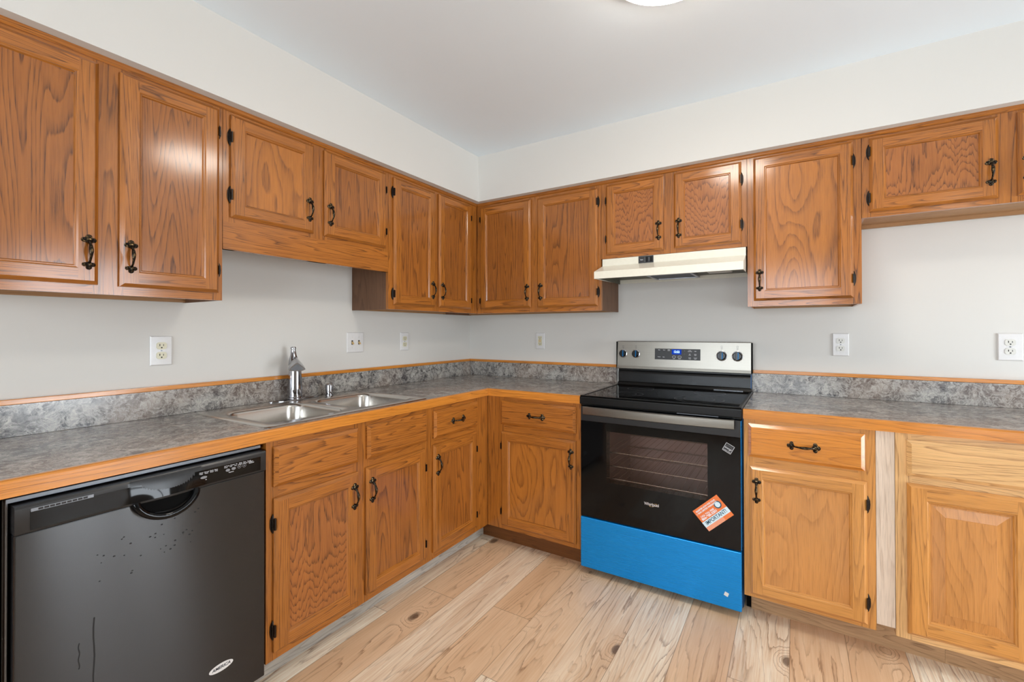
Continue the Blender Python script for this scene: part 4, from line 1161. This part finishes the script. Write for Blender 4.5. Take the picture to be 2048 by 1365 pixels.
# ------------------------------------------------------------------ outlets and switches
def duplex(wall, u, z, label, w_=.070, h_=.116, rec='recept_white', gfci=False):
    r = thing('wall_outlet', wall, label, 'outlet', None, (u, -.001, z))
    A = Vector(r['at'])
    m = MB(); a, b = w_ / 2, h_ / 2
    R = lambda i, d: [(u - a + i, d, z - b + i), (u + a - i, d, z - b + i), (u + a - i, d, z + b - i), (u - a + i, d, z + b - i)]
    m.rings([R(0, -.0008), R(0, -.003), R(.0035, -.0062), R(.006, -.0065)])
    pl = T(r, m).build('cover_plate', 'plate_white', r, smooth=25)
    if gfci:
        m = MB(); m.box(u - .0165, u + .0165, -.0085, -.0066, z - .0335, z + .0335); T(r, m).build('receptacle', rec, r, bevel=.0008)
        m = MB()
        m.box(u - .008, u + .008, -.0102, -.0086, z + .0015, z + .007); m.box(u - .008, u + .008, -.0102, -.0086, z - .007, z - .0015); T(r, m).build('test_button', 'ivory_toggle', r)
        cs = (z + .021, z - .021); yy = -.0086
    else:
        cs = (z + .0195, z - .0195); yy = -.0086
        for cz_ in cs:
            m = MB(); P = []
            for k in range(28):
                a_ = 2 * pi * k / 28; P.append((u + max(-.0172, min(.0172, .0172 * 1.12 * cos(a_))), cz_ + max(-.0143, min(.0143, .0172 * sin(a_)))))
            m.prism(P, yy + .0001, -.0066, 'y'); T(r, m).build('receptacle', rec, r)
        m = MB(); m.lathe([(.0028, 0), (.0028, .001)], (u, -.0066, z), 'y', 12); T(r, m).build('screw', 'grey_metal', r)
    m = MB()
    for cz_ in cs:
        m.box(u - .0075, u - .0050, yy - .0002, yy + .00005, cz_ - .001, cz_ + .0075); m.box(u + .0050, u + .0070, yy - .0002, yy + .00005, cz_ - .001, cz_ + .0065)
        m.prism([(u + .0028 * cos(2 * pi * k / 10), cz_ - .0072 + .0028 * sin(2 * pi * k / 10)) for k in range(10)], yy - .0002, yy + .00005, 'y')
    T(r, m).build('slots', 'slot', r)
duplex('L', -2.0025, 1.178, 'white duplex outlet above the counter, nearest the dishwasher', .074, .118, 'recept_ivory')
duplex('L', -.6915, 1.1865, 'white-plated ivory duplex outlet beside the double switch, near the corner', .070, .116, 'recept_ivory')
duplex('B', .6375, 1.183, 'white-plated ivory test-button outlet between the corner and the range', .070, .116, 'recept_ivory', gfci=True)
duplex('B', 2.394, 1.182, 'white duplex outlet on the wall just beyond the range', .070, .116)
duplex('B', 3.0055, 1.181, 'large white duplex outlet farthest from the corner on the range wall', .080, .120)
r = thing('light_switch', 'L', 'white double switch plate with two ivory toggles, above the sink end', 'switch', None, (-1.074, -.001, 1.189))
m = MB(); u, z, a, b = -1.074, 1.189, .0575, .058
R = lambda i, d: [(u - a + i, d, z - b + i), (u + a - i, d, z - b + i), (u + a - i, d, z + b - i), (u - a + i, d, z + b - i)]
m.rings([R(0, -.0008), R(0, -.003), R(.0035, -.0062), R(.006, -.0065)]); T(r, m).build('cover_plate', 'plate_white', r, smooth=25)
for du in (-.023, .023):
    m = MB(); m.box(u + du - .0052, u + du + .0052, -.0072, -.0066, z - .0125, z + .0125); T(r, m).build('toggle_slot', 'slot', r)
    m = MB(); m.prism([(-.0070, z - .006), (-.0190, z - .011), (-.0200, z - .005), (-.0070, z + .006)], u + du - .004, u + du + .004, 'x'); T(r, m).build('toggle', 'ivory_toggle', r, bevel=.0008)
    for dz in (-.030, .030):
        m = MB(); m.lathe([(.0028, 0), (.0028, .0008)], (u + du, -.0066, z + dz), 'y', 12); T(r, m).build('screw', 'recept_white', r)

# ------------------------------------------------------------------ ceiling lamp, and a second one added for fill
def lamp(x, y, R_, label, strength):
    r = thing('ceiling_lamp', 'B', label, 'lamp', None, (x, y, H))
    m = MB(); m.lathe([(R_ * .93, -.0005), (R_, -.004), (R_, -.034), (R_ * .96, -.036)], (x, y, H), 'z', 48)
    T(r, m).build('base', 'trim_white', r, smooth=True)
    m = MB(); pr = [(R_ * cos(radians(a_)) * .955, -.033 - .055 * sin(radians(a_))) for a_ in range(0, 91, 9)]
    pr = [(max(q, .001), h) for q, h in pr]
    m.lathe(pr, (x, y, H), 'z', 48)
    T(r, m).build('glass_dome', emis('lamp_glow', (1.0, .93, .83, 1), strength), r, smooth=True)
lamp(LAMP[0], LAMP[1], .202, 'round frosted dome ceiling lamp, lit, over the kitchen', 26)
lamp(3.5, -3.6, .180, 'round frosted dome ceiling lamp, lit, added out of view as fill behind the kitchen', 14)  # second lamp, unseen, added to lift the fill light
for o in list(bpy.data.objects):
    if 'at' in o.keys(): del o['at']
